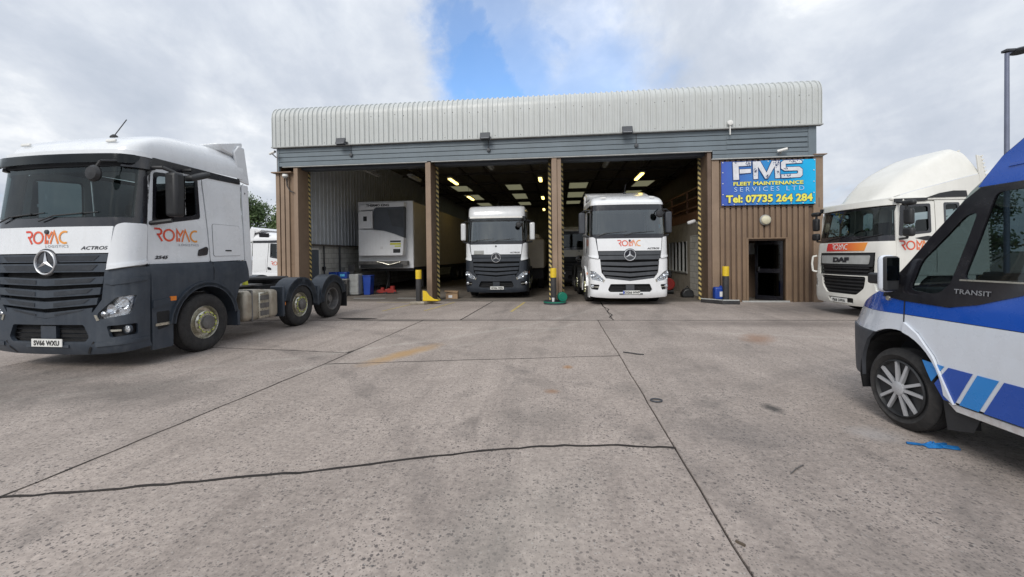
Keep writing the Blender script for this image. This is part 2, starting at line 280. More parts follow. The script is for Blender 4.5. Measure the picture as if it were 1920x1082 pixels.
# ------------------------------------------------------------------ mesh helpers
class MB:
    def __init__(s): s.v = []; s.f = []
    def add(s, vs, fs):
        o = len(s.v); s.v += [tuple(q) for q in vs]; s.f += [tuple(i+o for i in f) for f in fs]; return s
    def box(s, x0, x1, y0, y1, z0, z1):
        return s.add([(x0, y0, z0), (x1, y0, z0), (x1, y1, z0), (x0, y1, z0), (x0, y0, z1), (x1, y0, z1), (x1, y1, z1), (x0, y1, z1)],
                     [(0, 3, 2, 1), (4, 5, 6, 7), (0, 1, 5, 4), (1, 2, 6, 5), (2, 3, 7, 6), (3, 0, 4, 7)])
    def obox(s, c, sz, rot=(0, 0, 0)):
        from mathutils import Euler
        m = Euler(rot).to_matrix(); a, b, d = (q/2 for q in sz); c = Vector(c)
        vs = [c+m@Vector(q) for q in ((-a, -b, -d), (a, -b, -d), (a, b, -d), (-a, b, -d), (-a, -b, d), (a, -b, d), (a, b, d), (-a, b, d))]
        return s.add(vs, [(0, 3, 2, 1), (4, 5, 6, 7), (0, 1, 5, 4), (1, 2, 6, 5), (2, 3, 7, 6), (3, 0, 4, 7)])
    def cyl(s, p0, p1, r0, r1=None, n=12, cap=True):
        r1 = r0 if r1 is None else r1; p0 = Vector(p0); p1 = Vector(p1); d = (p1-p0).normalized()
        a = d.orthogonal().normalized(); b = d.cross(a); vs = []
        for p, r in ((p0, r0), (p1, r1)):
            for i in range(n): t = 2*PI*i/n; vs.append(p+a*math.cos(t)*r+b*math.sin(t)*r)
        fs = [(i, (i+1) % n, n+(i+1) % n, n+i) for i in range(n)]
        if cap: fs += [tuple(range(n))[::-1], tuple(range(n, 2*n))]
        return s.add(vs, fs)
    def tube(s, pts, r, n=8):
        for a, b in zip(pts, pts[1:]): s.cyl(a, b, r, n=n)
        return s
    def prism(s, poly, ax, a0, a1):
        def P(q, a): return {'x': (a, q[0], q[1]), 'y': (q[0], a, q[1]), 'z': (q[0], q[1], a)}[ax]
        n = len(poly)
        return s.add([P(q, a0) for q in poly]+[P(q, a1) for q in poly], [tuple(range(n))[::-1], tuple(range(n, 2*n))]+[(i, (i+1) % n, n+(i+1) % n, n+i) for i in range(n)])
    def lathe(s, prof, c=(0, 0, 0), ax='y', n=32, sgn=1):
        vs = []; m = len(prof)
        for i in range(n):
            t = 2*PI*i/n
            for r, h in prof:
                if ax == 'y': vs.append((c[0]+r*math.cos(t), c[1]+sgn*h, c[2]+r*math.sin(t)))
                elif ax == 'x': vs.append((c[0]+sgn*h, c[1]+r*math.cos(t), c[2]+r*math.sin(t)))
                else: vs.append((c[0]+r*math.cos(t), c[1]+r*math.sin(t), c[2]+h))
        return s.add(vs, [(i*m+j, ((i+1) % n)*m+j, ((i+1) % n)*m+j+1, i*m+j+1) for i in range(n) for j in range(m-1)])
    def grid(s, rows):
        m = len(rows[0]); vs = [q for r in rows for q in r]
        return s.add(vs, [(i*m+j, i*m+j+1, (i+1)*m+j+1, (i+1)*m+j) for i in range(len(rows)-1) for j in range(m-1)])
    def build(s, name, m, parent=None, smooth=False, bev=0, seg=2, loc=None, ang=.6, fix=True):
        me = bpy.data.meshes.new(name); me.from_pydata(s.v, [], s.f); me.update()
        if fix:
            import bmesh
            bm = bmesh.new(); bm.from_mesh(me); bmesh.ops.recalc_face_normals(bm, faces=bm.faces); bm.to_mesh(me); bm.free()
        me.materials.append(MT[m] if isinstance(m, str) else m)
        if smooth or bev:
            me.shade_smooth(); me.set_sharp_from_angle(angle=ang)
        o = bpy.data.objects.new(name, me); col.objects.link(o)
        if parent: o.parent = parent
        if loc: o.location = loc
        if bev:
            b = o.modifiers.new('bevel', 'BEVEL'); b.width = bev; b.segments = seg; b.limit_method = 'ANGLE'; b.angle_limit = R(35)
        return o
def tag(o, label=None, cat=None, group=None, kind=None):
    if label: o['label'] = label
    if cat: o['category'] = cat
    if group: o['group'] = group
    if kind: o['kind'] = kind
    return o
def empty(name, loc=(0, 0, 0), rz=0, label=None, cat=None, group=None, kind=None):
    o = bpy.data.objects.new(name, None); col.objects.link(o); o.location = loc; o.rotation_euler = (0, 0, rz); o.empty_display_size = .2
    return tag(o, label, cat, group, kind)
def dup(o, parent=None, loc=None, rz=None, label=None):
    c = o.copy(); col.objects.link(c); c.parent = parent
    if loc: c.location = loc
    if rz is not None: c.rotation_euler = (0, 0, rz)
    if label: c['label'] = label
    for ch in list(o.children): dup(ch, c)
    return c
def reroot(o, parent, loc=None):          # a copy of one part with its sub-parts under another thing
    return dup(o, parent, loc)
def rpoly(p, r=.04, n=3):
    if r == 0: return p
    o = []; m = len(p)
    for i in range(m):
        a, b, c = Vector(p[i-1]), Vector(p[i]), Vector(p[(i+1) % m]); u = a-b; v = c-b
        k = min(r, u.length*.45, v.length*.45); s = b+u.normalized()*k; e = b+v.normalized()*k
        for j in range(n+1):
            t = j/n; o.append(tuple((1-t)**2*s+2*t*(1-t)*b+t*t*e))
    return o
def inside(p, poly):
    x, y = p; c = False; n = len(poly)
    for i in range(n):
        x1, y1 = poly[i]; x2, y2 = poly[i-1]
        if (y1 > y) != (y2 > y) and x < (x2-x1)*(y-y1)/(y2-y1)+x1: c = not c
    return c
def patch(surf, poly, holes=(), thick=.02, off=0., res=.09, cen=(-1.3, 0), mb=None):
    mb = mb or MB(); loops = [poly]+list(holes); vs = []; es = []
    for L in loops:
        st = len(vs); n = len(L); pts = []
        for i in range(n):
            a, b = Vector(L[i]), Vector(L[(i+1) % n]); k = max(1, int((b-a).length/res))
            for j in range(k): pts.append(a+(b-a)*(j/k))
        vs += pts; m = len(pts); es += [(st+i, st+(i+1) % m) for i in range(m)]
    us = [q[0] for q in poly]; ws = [q[1] for q in poly]
    u = min(us)+res*.5
    while u < max(us):
        z = min(ws)+res*.5
        while z < max(ws):
            if inside((u, z), poly) and not any(inside((u, z), h) for h in holes): vs.append(Vector((u, z)))
            z += res
        u += res
    r = geometry.delaunay_2d_cdt([Vector((q[0], q[1])) for q in vs], es, [], 0, 1e-4)
    V, Fc = r[0], r[2]; keep = []
    for f in Fc:
        c = sum((V[i] for i in f), Vector((0, 0)))/len(f)
        if inside(c, poly) and not any(inside(c, h) for h in holes): keep.append(tuple(f))
    P = []; Q = []
    for q in V:
        p = Vector(surf(q[0], q[1])); e = .004
        du = Vector(surf(q[0]+e, q[1]))-p; dv = Vector(surf(q[0], q[1]+e))-p
        n = du.cross(dv)
        n = n.normalized() if n.length > 1e-12 else Vector((0, 0, 1))
        if n.dot(p-Vector((cen[0], cen[1], p.z))) < 0: n = -n
        P.append(p+n*off); Q.append(p+n*(off-thick))
    n = len(P); fs = list(keep); ed = {}
    if thick:
        fs += [tuple(i+n for i in f[::-1]) for f in keep]
        for f in keep:
            for a, b in zip(f, f[1:]+f[:1]): ed[(a, b)] = 1
        for (a, b) in ed:
            if (b, a) not in ed: fs.append((b, a, a+n, b+n))
        P = P+Q
    mb.add(P, fs); return mb
def text2d(s, size=1., bold=0., sx=1., shear=0., space=1.):
    c = bpy.data.curves.new('txt', 'FONT'); c.body = s; c.size = size; c.offset = bold; c.shear = shear; c.align_x = 'CENTER'; c.space_character = space; c.resolution_u = 3
    o = bpy.data.objects.new('txt', c); col.objects.link(o); bpy.context.view_layer.update()
    me = bpy.data.meshes.new_from_object(o.evaluated_get(bpy.context.evaluated_depsgraph_get()))
    vs = [(v.co.x*sx, v.co.y) for v in me.vertices]; fs = [tuple(p.vertices) for p in me.polygons]
    bpy.data.objects.remove(o); bpy.data.curves.remove(c); bpy.data.meshes.remove(me)
    return vs, fs
def strokes(lines, wd):
    vs = []; fs = []
    for L in lines:
        n = len(L)
        for i in range(n):
            p = Vector(L[i]); a = Vector(L[i-1]) if i else None; b = Vector(L[i+1]) if i < n-1 else None
            d1 = (p-a).normalized() if a else (b-p).normalized(); d2 = (b-p).normalized() if b else d1
            t = (d1+d2); t = t.normalized() if t.length > .01 else d1
            nn = Vector((-t.y, t.x)); k = 1/max(.45, nn.dot(Vector((-d1.y, d1.x))))
            vs += [tuple(p+nn*wd/2*k), tuple(p-nn*wd/2*k)]
        o = len(vs)-2*n
        fs += [(o+2*i, o+2*i+1, o+2*i+3, o+2*i+2) for i in range(n-1)]
    return vs, fs
def arc(cx, cy, r, a0, a1, n=14): return [(cx+r*math.cos(R(a0+(a1-a0)*i/n)), cy+r*math.sin(R(a0+(a1-a0)*i/n))) for i in range(n+1)]
LOGO = strokes([[(0, .97), (.42, .97), (.56, .88), (.6, .76), (.56, .62), (.42, .53), (.2, .53)], [(.3, .53), (.64, 0)], arc(1.22, .5, .44, 0, 360, 20),
                [(1.92, 0), (1.92, .97), (2.22, .5), (2.5, .97)], [(2.12, 0), (2.12, .3)], [(2.36, 0), (2.68, .97), (3.06, 0)], arc(3.62, .5, .45, 65, 295, 14)], .15)
def place(fm, surf, u0, v0, sc_, off=.008, sx=1, cen=(-1.3, 0), mb=None, su=1):
    vs, fs = fm; mb = mb or MB(); P = []
    for (a, b) in vs:
        u = u0+a*sc_*su; v = v0+b*sc_; p = Vector(surf(u, v)); e = .004
        n = (Vector(surf(u+e, v))-p).cross(Vector(surf(u, v+e))-p).normalized()
        if n.dot(p-Vector((cen[0], cen[1], p.z))) < 0: n = -n
        P.append(p+n*off)
    mb.add(P, fs); return mb
def flat(fm, origin, ux, uy, s=1., mb=None):
    mb = mb or MB(); o = Vector(origin); ux = Vector(ux); uy = Vector(uy)
    mb.add([o+ux*a*s+uy*b*s for a, b in fm[0]], fm[1]); return mb
def interp(t, z):
    if z <= t[0][0]: return t[0][1]
    for (a, va), (b, vb) in zip(t, t[1:]):
        if z <= b: k = (z-a)/(b-a); return va+(vb-va)*k
    return t[-1][1]

# ------------------------------------------------------------------ the yard: slabs with recessed joints
BY = 14.41
# the ground falls away a little behind the left corner of the workshop
base = MB(); gx = [-400, -60, -30, -16, -10.42, -10.36, 400]; gy = [-300, 14.8, 17.0, 19.0, 500]
base.grid([[(x, y, -.70 if (y > 18 and x < -10.4) else (-.36 if (y > 16 and x < -10.4) else -.035)) for x in gx] for y in gy])
ground = tag(base.build('ground', mat('far_ground_tarmac', (.15, .14, .125), .9, var=.25, scale=.3)), kind='structure')
yard = MB().box(-13.2, 16.0, -8.2, 14.6, -.034, -.022).build('yard_base', 'joint'); tag(yard, kind='structure')
rr = random.Random(3)
def wobl(a, b, n=14, amp=.012):
    o = []
    for i in range(n+1):
        t = i/n; k = 0 if i in (0, n) else 1
        o.append((a[0]+(b[0]-a[0])*t+k*rr.uniform(-amp, amp), a[1]+(b[1]-a[1])*t+k*rr.uniform(-amp, amp)))
    return o
def shrink(poly, g):
    o = []; n = len(poly)
    ar = sum(poly[i-1][0]*poly[i][1]-poly[i][0]*poly[i-1][1] for i in range(n)); sg = 1 if ar > 0 else -1
    for i in range(n):
        a, b, c = Vector(poly[i-1]), Vector(poly[i]), Vector(poly[(i+1) % n])
        d1 = (b-a).normalized(); d2 = (c-b).normalized(); n1 = Vector((-d1.y, d1.x))*sg; n2 = Vector((-d2.y, d2.x))*sg
        t = n1+n2; t = t/max(.5, t.dot(n1)) if t.length > .01 else n1
        o.append(tuple(b+t*g))
    return o
def slab(poly, g=.006):
    p = shrink(poly, g); m = MB(); n = len(p); q = shrink(poly, g+.008)
    m.add([(x, y, 0) for x, y in q]+[(x, y, -.007) for x, y in p]+[(x, y, -.03) for x, y in p], [tuple(range(n))]+[(i, i+n, (i+1) % n+n, (i+1) % n) for i in range(n)]+[(i+n, i+2*n, (i+1) % n+2*n, (i+1) % n+n) for i in range(n)])
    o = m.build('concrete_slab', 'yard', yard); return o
JR = lambda y: .945+.002*y                    # right joint
JL = lambda y: -3.98+.075*y if y < 8 else -3.38 # left joint drifts
crack = [(-3.81, 2.44), (-3.17, 2.59), (-2.62, 2.75), (-1.95, 2.93), (-1.22, 3.19), (-.53, 3.43), (.04, 3.55), (.58, 3.59), (.95, 3.575)]
cr = []
for a, b in zip(crack, crack[1:]):
    for i in range(6): t = i/6; cr.append((a[0]+(b[0]-a[0])*t+rr.uniform(-.008, .008), a[1]+(b[1]-a[1])*t+rr.uniform(-.010, .010)))
cr.append(crack[-1]); cr[0] = crack[0]
wl = wobl((JL(2.44), 2.44), (JL(5.96), 5.96), 20, .007); wl[0] = crack[0]
jr1 = wobl((.95, -8), (.95, 3.575), 40, .006); jr2 = wobl((.95, 3.575), (JR(6.78), 6.78), 12, .006); jr3 = wobl((JR(6.78), 6.78), (.95, 10.45), 12, .006)
c2 = wobl((-3.55, 5.96), (JR(6.78), 6.78), 24, .012); c2[0] = wl[-1]; c2[-1] = jr2[-1]; jr3[0] = jr2[-1]
l1 = wobl((-4.5, -8), crack[0], 20, .008); l3 = wobl(c2[0], (-3.40, 10.33), 12, .006)
top = 10.40
slab(l1+cr[1:]+jr1[::-1][1:], .008)                                            # nearest middle slab
slab(cr+jr2[1:]+c2[::-1][1:]+wl[::-1][1:-1], .007)
slab(c2+jr3[1:]+[(-1.5, 10.40), (l3[-1][0], l3[-1][1])]+l3[::-1][1:-1], .008)
slab(jr1+jr2[1:]+jr3[1:]+[(5.6, 10.57), (5.6, -8)], .006)
slab([(5.6, -8), (5.6, 10.57), (10.4, 10.72), (10.4, -8)]); slab([(10.4, -8), (10.4, 10.72), (15.9, 10.9), (15.9, -8)])
lj = wobl((-8.4, 7.15), (-3.62, 6.72), 12, .01)
k1 = min(range(len(wl)), key=lambda i: abs(wl[i][1]-5.9))
slab(l1+wl[1:]+l3[1:3]+[(-3.60, 6.72)]+lj[::-1][1:]+[(-8.8, -8)], .006)
slab(lj+l3[3:]+[(-8.2, 10.15)], .005)
slab([(-13.1, -8), (-8.8, -8), (-8.4, 7.15), (-8.2, 10.15), (-13.1, 10.0)])
seal = MB(); L_ = []; R_ = []
for i, q in enumerate(cr):
    a = Vector(cr[max(0, i-1)]); b = Vector(cr[min(len(cr)-1, i+1)]); d = (b-a).normalized(); nn = Vector((-d.y, d.x)); k = rr.uniform(.012, .021)
    c_ = Vector(q)+nn*rr.uniform(-.005, .005); L_.append((*(c_+nn*k), .0015)); R_.append((*(c_-nn*k*rr.uniform(.7, 1.1)), .0015))
M_ = [((a[0]+b[0])/2, (a[1]+b[1])/2, .007) for a, b in zip(L_, R_)]
seal.grid([R_, M_, L_]).build('crack_sealant', 'joint', yard, True)
def ribbon(pts, k0, k1, nm='joint_sealant'):
    P2 = []
    for a, b in zip(pts, pts[1:]):
        n_ = max(1, int((Vector(b)-Vector(a)).length/.18))
        P2 += [(a[0]+(b[0]-a[0])*i/n_, a[1]+(b[1]-a[1])*i/n_) for i in range(n_)]
    P2.append(pts[-1]); a_ = []; b_ = []
    for i, q in enumerate(P2):
        a = Vector(P2[max(0, i-1)]); b = Vector(P2[min(len(P2)-1, i+1)]); d = (b-a).normalized(); nn = Vector((-d.y, d.x)); k = rr.uniform(k0, k1)
        c_ = Vector(q)+nn*rr.uniform(-k0, k0)*.6; a_.append((*(c_+nn*k), .0015)); b_.append((*(c_-nn*k), .0015))
    MB().grid([b_, [((p[0]+q[0])/2, (p[1]+q[1])/2, .004) for p, q in zip(a_, b_)], a_]).build(nm, 'joint', yard, True)
ribbon(c2, .008, .016); ribbon(lj, .008, .016); ribbon(wl+l3[1:], .005, .010); ribbon([(-8.2, 10.06), (-2.46, 10.29), (1.3, 10.41), (5.3, 10.545), (12, 10.77)], .016, .028); ribbon([(-2.46, 10.29), (-2.3, 14.5)], .012, .022)
ribbon([(1.34, 10.42), (1.29, 10.9), (1.41, 11.3), (1.36, 12.0), (1.46, 12.5), (1.36, 13.2), (1.42, 14.5)], .008, .02)
xs = [-13.1, -8.3, -2.46, 1.33, 5.3, 9.4, 15.9]; tx = [-13.1, -8.3, -2.3, 1.42, 5.3, 9.4, 15.9]
ey = lambda x: 10.37+.033*x if x > -9 else 10.02
for i in range(6):
    slab([(xs[i], ey(xs[i])), (xs[i+1], ey(xs[i+1])), (tx[i+1], 14.55), (tx[i], 14.55)], .010)
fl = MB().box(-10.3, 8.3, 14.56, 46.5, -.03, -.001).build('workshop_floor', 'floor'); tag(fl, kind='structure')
for (x0, y0, x1, y1, wd) in ((-5.2, 11.9, -4.9, 13.9, .06), (-3.95, 12.0, -3.6, 14.3, .06), (-1.35, 11.9, -1.15, 14.3, .07), (-6.4, 14.2, -4.9, 14.3, .05)):
    d = Vector((x1-x0, y1-y0)).normalized(); nn = Vector((-d.y, d.x))*wd/2
    tag(MB().add([(x0+nn.x, y0+nn.y, .004), (x0-nn.x, y0-nn.y, .004), (x1-nn.x, y1-nn.y, .004), (x1+nn.x, y1+nn.y, .004)], [(0, 1, 2, 3)]).build('painted_line', 'line'), kind='structure')
tag(MB().add([(-5.25+.5*math.cos(t)*(1+.2*math.sin(3*t)), 10.42+.14*math.sin(t), .004) for t in [2*PI*i/20 for i in range(20)]], [tuple(range(20))]).build('oil_patch', 'joint'), kind='structure')

# ------------------------------------------------------------------ the workshop
B = empty('workshop_building', (0, 0, 0), 0, 'vehicle workshop with pale ribbed fascia, three open bays and brown clad corner', 'building')
XL, XR, ZF = -10.32, 8.33, 5.66
# fascia sheets with ribs and a rolled top edge
path = [(BY-.10, ZF), (BY-.10, 6.2), (BY-.10, 6.72)]
for i in range(1, 8):
    t = R(90*i/7); path.append((BY-.10+.42*(1-math.cos(t)), 6.72+.42*math.sin(t)))
path += [(15.05, 7.145), (15.55, 7.15)]
prof0 = [(0, 0), (.10, 0), (.118, .032), (.172, .032), (.19, 0), (.29, 0)]
rib = .29; shm = None; nsh = 21; wsh = (XR-XL)/nsh; k3 = 5
prof = []
for r_ in range(k3):
    x0 = r_*wsh/k3; q = wsh/k3
    prof += [(x0+.002 if r_ == 0 else x0, 0), (x0+q*.42, 0), (x0+q*.48, .036), (x0+q*.76, .036), (x0+q*.84, 0)]
prof.append((wsh-.004, 0))
rows = []
for i, (y, z) in enumerate(path):
    a = path[max(0, i-1)]; b = path[min(len(path)-1, i+1)]; d = Vector((b[0]-a[0], b[1]-a[1])).normalized(); ny, nz = -d.y, d.x
    rows.append([(x, y+ny*h, z+nz*h) for x, h in prof])
pr_ = None
for i in range(nsh):
    if pr_ is None: pr_ = MB().grid(rows).build('fascia_sheet', 'fascia', B, loc=(XL, 0, 0)); me = pr_.data; me.shade_smooth(); me.set_sharp_from_angle(angle=.35)
    else:
        o = pr_.copy(); col.objects.link(o); o.location = (XL+i*wsh, rr.uniform(-.002, .002), 0)
MB().box(XL-.03, XR+.03, BY-.16, BY+.02, ZF-.035, ZF-.002).build('drip_flashing', 'trim', B)
for x, nm in ((XL-.02, 'verge_trim'), (XR, 'verge_trim')):
    m = MB()
    for sgn in (0,): m.add([(x, BY-.12, ZF), (x, BY-.12, 6.72)]+[(x, p[0]-.01, p[1]+.02) for p in path[3:10]]+[(x, 15.55, 7.17), (x, 15.55, 5.68), (x, BY, 5.68)], [tuple(range(12))])
    v = m.v; m.add([(q[0]+.02, q[1], q[2]) for q in v], [tuple(range(12))]); m.f += [(i, (i+1) % 12, (i+1) % 12+12, i+12) for i in range(12)]; m.build(nm, 'fascia', B)
# screws on the fascia
sc_m = MB()
for i in range(nsh*3):
    x = XL+(i+.5)*wsh/3+rr.uniform(-.02, .02)
    sc_m.obox((x+.07, BY-.105, 6.60+rr.uniform(-.03, .03)), (.022, .012, .022))
    if i % 3 == 0: sc_m.obox((x+.07, BY-.105, 5.74), (.02, .012, .02))
tag(sc_m.build('fascia_screws', 'steel', B), kind='stuff')
# blue grey planks under the fascia
for k in range(4):
    z0 = 4.955+k*.165; MB().box(-10.16, 8.2, BY-.02-.012*(k % 2)*0, BY+.03, z0+.007, z0+.160).build('cladding_plank', 'band', B, bev=.012)
MB().box(-10.16, 8.2, BY+.03, BY+.06, 4.94, 5.64).build('plank_backing', 'band_dark', B)
for k in range(2): MB().box(5.06, 8.0, BY-.035, BY+.03, 4.70+k*.13, 4.82+k*.13).build('cladding_plank', 'band', B, bev=.012)
for k in range(3): MB().box(5.5, 7.95, BY-.035, BY-.021, 4.98+k*.165, 5.07+k*.165).build('louvre_blade', 'band', B, bev=.004)
MB().box(7.98, 8.22, BY-.04, BY+.05, 4.70, 5.63).build('corner_trim', 'band', B, bev=.01)
MB().box(-10.2, -10.13, BY-.04, BY+.05, 4.76, 5.63).build('corner_trim', 'band', B, bev=.01)
MB().box(5.02, 8.42, BY-.09, BY+.05, 4.655, 4.69).build('flashing', 'trim', B)
MB().box(-10.0, -4.55, BY-.05, BY+.05, 4.925, 4.952).build('flashing', 'trim', B)
MB().box(-4.4, 5.04, BY-.05, BY+.05, 4.925, 4.952).build('flashing', 'trim', B)
MB().box(-10.4, -9.62, BY-.12, BY+.3, 4.72, 4.76).build('coping', 'brown', B)
MB().box(8.1, 8.48, BY-.14, BY+.3, 4.692, 4.72).build('coping', 'brown_l', B)
for (x0, x1) in ((-9.7, -4.62), (-4.36, -.30), (.12, 4.95)): MB().box(x0, x1, BY+.25, BY+.62, 4.86, 5.30).build('shutter_box', 'band_dark', B, bev=.02)
# left corner boards
for x in (-10.30, -10.115, -9.93): MB().box(x, x+.145, BY, BY+.05, 0, 4.72).build('cladding_board', 'brown_l', B, bev=.008)
MB().box(-10.32, -9.45, BY+.06, BY+.10, 0, 4.72).build('boarding_backing', 'brown', B)
MB().box(-9.60, -9.44, BY-.0, BY+.70, 0, 4.93).build('door_post', 'brown_l', B, bev=.01)
# gate posts between the bays with hazard strips
def post(x, w1, nm='door_post'):
    p = MB().box(x-w1/2, x+w1/2, BY-.02, BY+.05, 0, 4.93); p.build(nm, 'brown_l', B, bev=.01)
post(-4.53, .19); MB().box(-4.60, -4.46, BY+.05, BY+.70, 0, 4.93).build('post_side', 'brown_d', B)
post(-.10, .17); MB().box(-.20, .10, BY+.052, BY+.70, 0, 4.93).build('post_side', 'brown_l', B); MB().box(-.005, .13, BY+.02, BY+.051, 0, 4.93).build('post_cover', 'brown_l', B, bev=.008)
for x in (-9.42, -4.66, -4.40, -.28, .16, 4.86):
    MB().box(x-.045, x+.045, BY+.66, BY+.70, .0, 4.90).build('hazard_strip', 'hazard', B)
    tg = MB()
    if x in (-4.66,):
        for i in range(48): tg.obox((x-.05, BY+.68, .1+i*.1), (.03, .04, .05))
        tag(tg.build('door_curtain_edge', 'black', B), kind='stuff')
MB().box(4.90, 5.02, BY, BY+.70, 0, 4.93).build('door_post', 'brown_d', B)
# right corner: boarded wall round the staff door
MB().box(5.03, 5.26, BY-.03, BY+.08, 0, 4.65).build('corner_post', 'brown_l', B, bev=.01)
MB().box(8.13, 8.42, BY-.03, BY+.20, 0, 4.69).build('corner_post', 'brown_l', B, bev=.01)
bk = MB(); bk.box(5.26, 6.16, BY+.055, BY+.09, 0, 4.65); bk.box(7.30, 8.13, BY+.055, BY+.09, 0, 4.65); bk.box(6.16, 7.30, BY+.055, BY+.09, 2.0, 4.65); bk.build('boarding_backing', 'brown_d', B)
x = 5.30
while x < 8.05:
    for (z0, z1) in ((0, 3.085), (3.10, 4.64)):
        if z0 == 0 and 6.05 < x+.05 < 7.36: z0 = 2.06
        MB().box(x, x+.115, BY-.0, BY+.055, z0, z1).build('cladding_board', 'brown', B, bev=.01)
    x += .1725
MB().box(5.27, 8.12, BY-.008, BY+.054, 3.086, 3.099).build('board_lap', 'brown_d', B)
# door frame, open leaf
fr = MB(); fr.box(6.09, 6.16, BY-.03, BY+.12, 0, 2.05); fr.box(7.30, 7.37, BY-.03, BY+.12, 0, 2.05); fr.box(6.09, 7.37, BY-.03, BY+.12, 2.05, 2.09)
dfm = fr.build('door_frame', 'brown', B, bev=.008)
MB().box(5.95, 7.4, BY-.06, BY-.031, .0, .05).build('door_sill', 'trim', dfm)
lf = MB(); 
for a in ((0, .08, 0, 1.98), (.80, .88, 0, 1.98), (.08, .80, 0, .16), (.08, .80, .92, 1.06), (.08, .80, 1.86, 1.98)): lf.box(a[0], a[1], 0, .04, a[2], a[3])
lo = lf.build('door_leaf', 'gloss_black', B); lo.location = (7.28, BY+.10, .01); lo.rotation_euler = (0, 0, R(128))
MB().box(.08, .80, .015, .02, .16, .92).build('door_pane', 'glass_s', lo); MB().box(.08, .80, .015, .02, 1.06, 1.86).build('door_pane', 'glass_s', lo); MB().box(.76, .80, -.05, .09, .98, 1.12).build('door_handle', 'chrome', lo)
# lobby behind the door
lb = MB(); lb.box(5.2, 8.2, 17.35, 17.4, 0, 2.9); lb.box(5.2, 8.2, 14.6, 17.4, 2.7, 2.75); lb.box(8.1, 8.15, 14.6, 17.4, 0, 2.7); lb.build('lobby_wall', 'inner', B)
MB().box(6.35, 6.72, 16.0, 16.03, 1.62, 1.92).build('notice', 'paper', B); MB().box(6.85, 7.05, 16.0, 16.03, 1.55, 1.95).build('notice', 'paper', B)
MB().box(6.05, 7.2, 16.04, 16.09, 0, 2.3).build('partition', 'brown_d', B)
# side, back and inner walls
MB().box(-10.32, -10.22, BY+.11, 46.4, -.75, 7.1).build('outer_wall', 'brown', B); MB().box(8.25, 8.33, BY+.2, 46.4, 0, 7.1).build('outer_wall', 'brown', B)
MB().box(-10.32, 8.33, 46.4, 46.5, 0, 7.1).build('back_wall', 'back', B)
MB().box(-10.2, -10.06, BY+.72, 46.3, 0, 2.12).build('block_wall', 'block', B)
# liner sheets above the blockwork
ls = None; y = BY+.72
pf = [(0, 0), (.24, 0), (.255, .03), (.285, .03), (.30, 0), (.54, 0), (.555, .03), (.585, .03), (.60, 0), (.84, 0), (.855, .03), (.885, .03), (.898, 0)]
while y < 45.5:
    if ls is None: ls = MB().grid([[(h, q, z) for q, h in pf] for z in (2.16, 6.9)]).build('liner_sheet', 'liner', B, loc=(-10.08, y, 0))
    else: o = ls.copy(); col.objects.link(o); o.location = (-10.08, y, 0)
    y += .9
MB().box(-10.06, -9.90, BY+.8, 46.0, 2.10, 2.17).build('wall_rail', 'rafter', B)
MB().tube([(-9.98, 17.0, .9), (-9.98, 17.0, 2.1)], .03).build('wall_pipe', 'grille', B); MB().tube([(-9.98, 18.3, 0), (-9.98, 18.3, 2.1)], .04).build('wall_pipe', 'grille', B)
dd_ = MB().box(-10.05, -10.0, 15.72, 16.62, 0, 1.93).build('inner_door', 'door_grey', B); f2 = MB(); f2.box(-10.05, -9.97, 15.62, 15.71, 0, 2.02); f2.box(-10.05, -9.97, 16.63, 16.72, 0, 2.02); f2.box(-10.05, -9.97, 15.62, 16.72, 1.94, 2.02); f2.build('inner_door_frame', 'plate_white', B)
MB().box(-10.05, -9.97, 16.95, 17.1, 1.05, 1.22).build('wall_switch', 'black', B); MB().box(-10.05, -9.97, 18.5, 18.75, .9, 1.15).build('wall_box', 'cab_grey', B)
# roof with rooflights
xr_ = [-10.2, -8.2, -6.9, -3.95, -2.75, .9, 2.3, 5.8, 7.1, 8.25]; yr = [15.6, 31.5, 34.2, 36.2, 39.6, 42.0, 44.6, 46.4]
rf = MB(); sk = []
for i in range(9):
    for j in range(7):
        if i in (1, 3, 5, 7) and j in (1, 3, 5): sk.append((xr_[i], xr_[i+1], yr[j], yr[j+1]))
        else: rf.box(xr_[i], xr_[i+1], yr[j], yr[j+1], 6.95, 7.03)
rf.box(-10.2, 8.25, BY+.1, 15.6, 6.95, 7.03)
rf.build('ceiling_lining', 'ceil', B)
tl = bpy.data.materials.new('rooflight_sheet'); tl.use_nodes = True; kk = N(tl.node_tree); kk.n.clear()
t_ = kk.a('ShaderNodeBsdfTranslucent'); t_.inputs[0].default_value = (.36, .35, .27, 1); oo = kk.a('ShaderNodeOutputMaterial'); kk.l.new(t_.outputs[0], oo.inputs[0])
MT['rooflight'] = tl
for a in sk:
    pass
for y in (18.5, 22.5, 26.5, 30.2, 35.1, 40.7, 45.4):
    b_ = MB().box(-10.1, 8.2, y, y+.10, 6.80, 6.945); b_.build('rafter', 'rafter', B)
for x in (-9.2, -8.5, -5.9, -4.4, -1.6, .0, 2.6, 3.9, 5.2, 7.6): MB().box(x, x+.08, 15, 46.3, 6.86, 6.945).build('purlin', 'rafter', B)
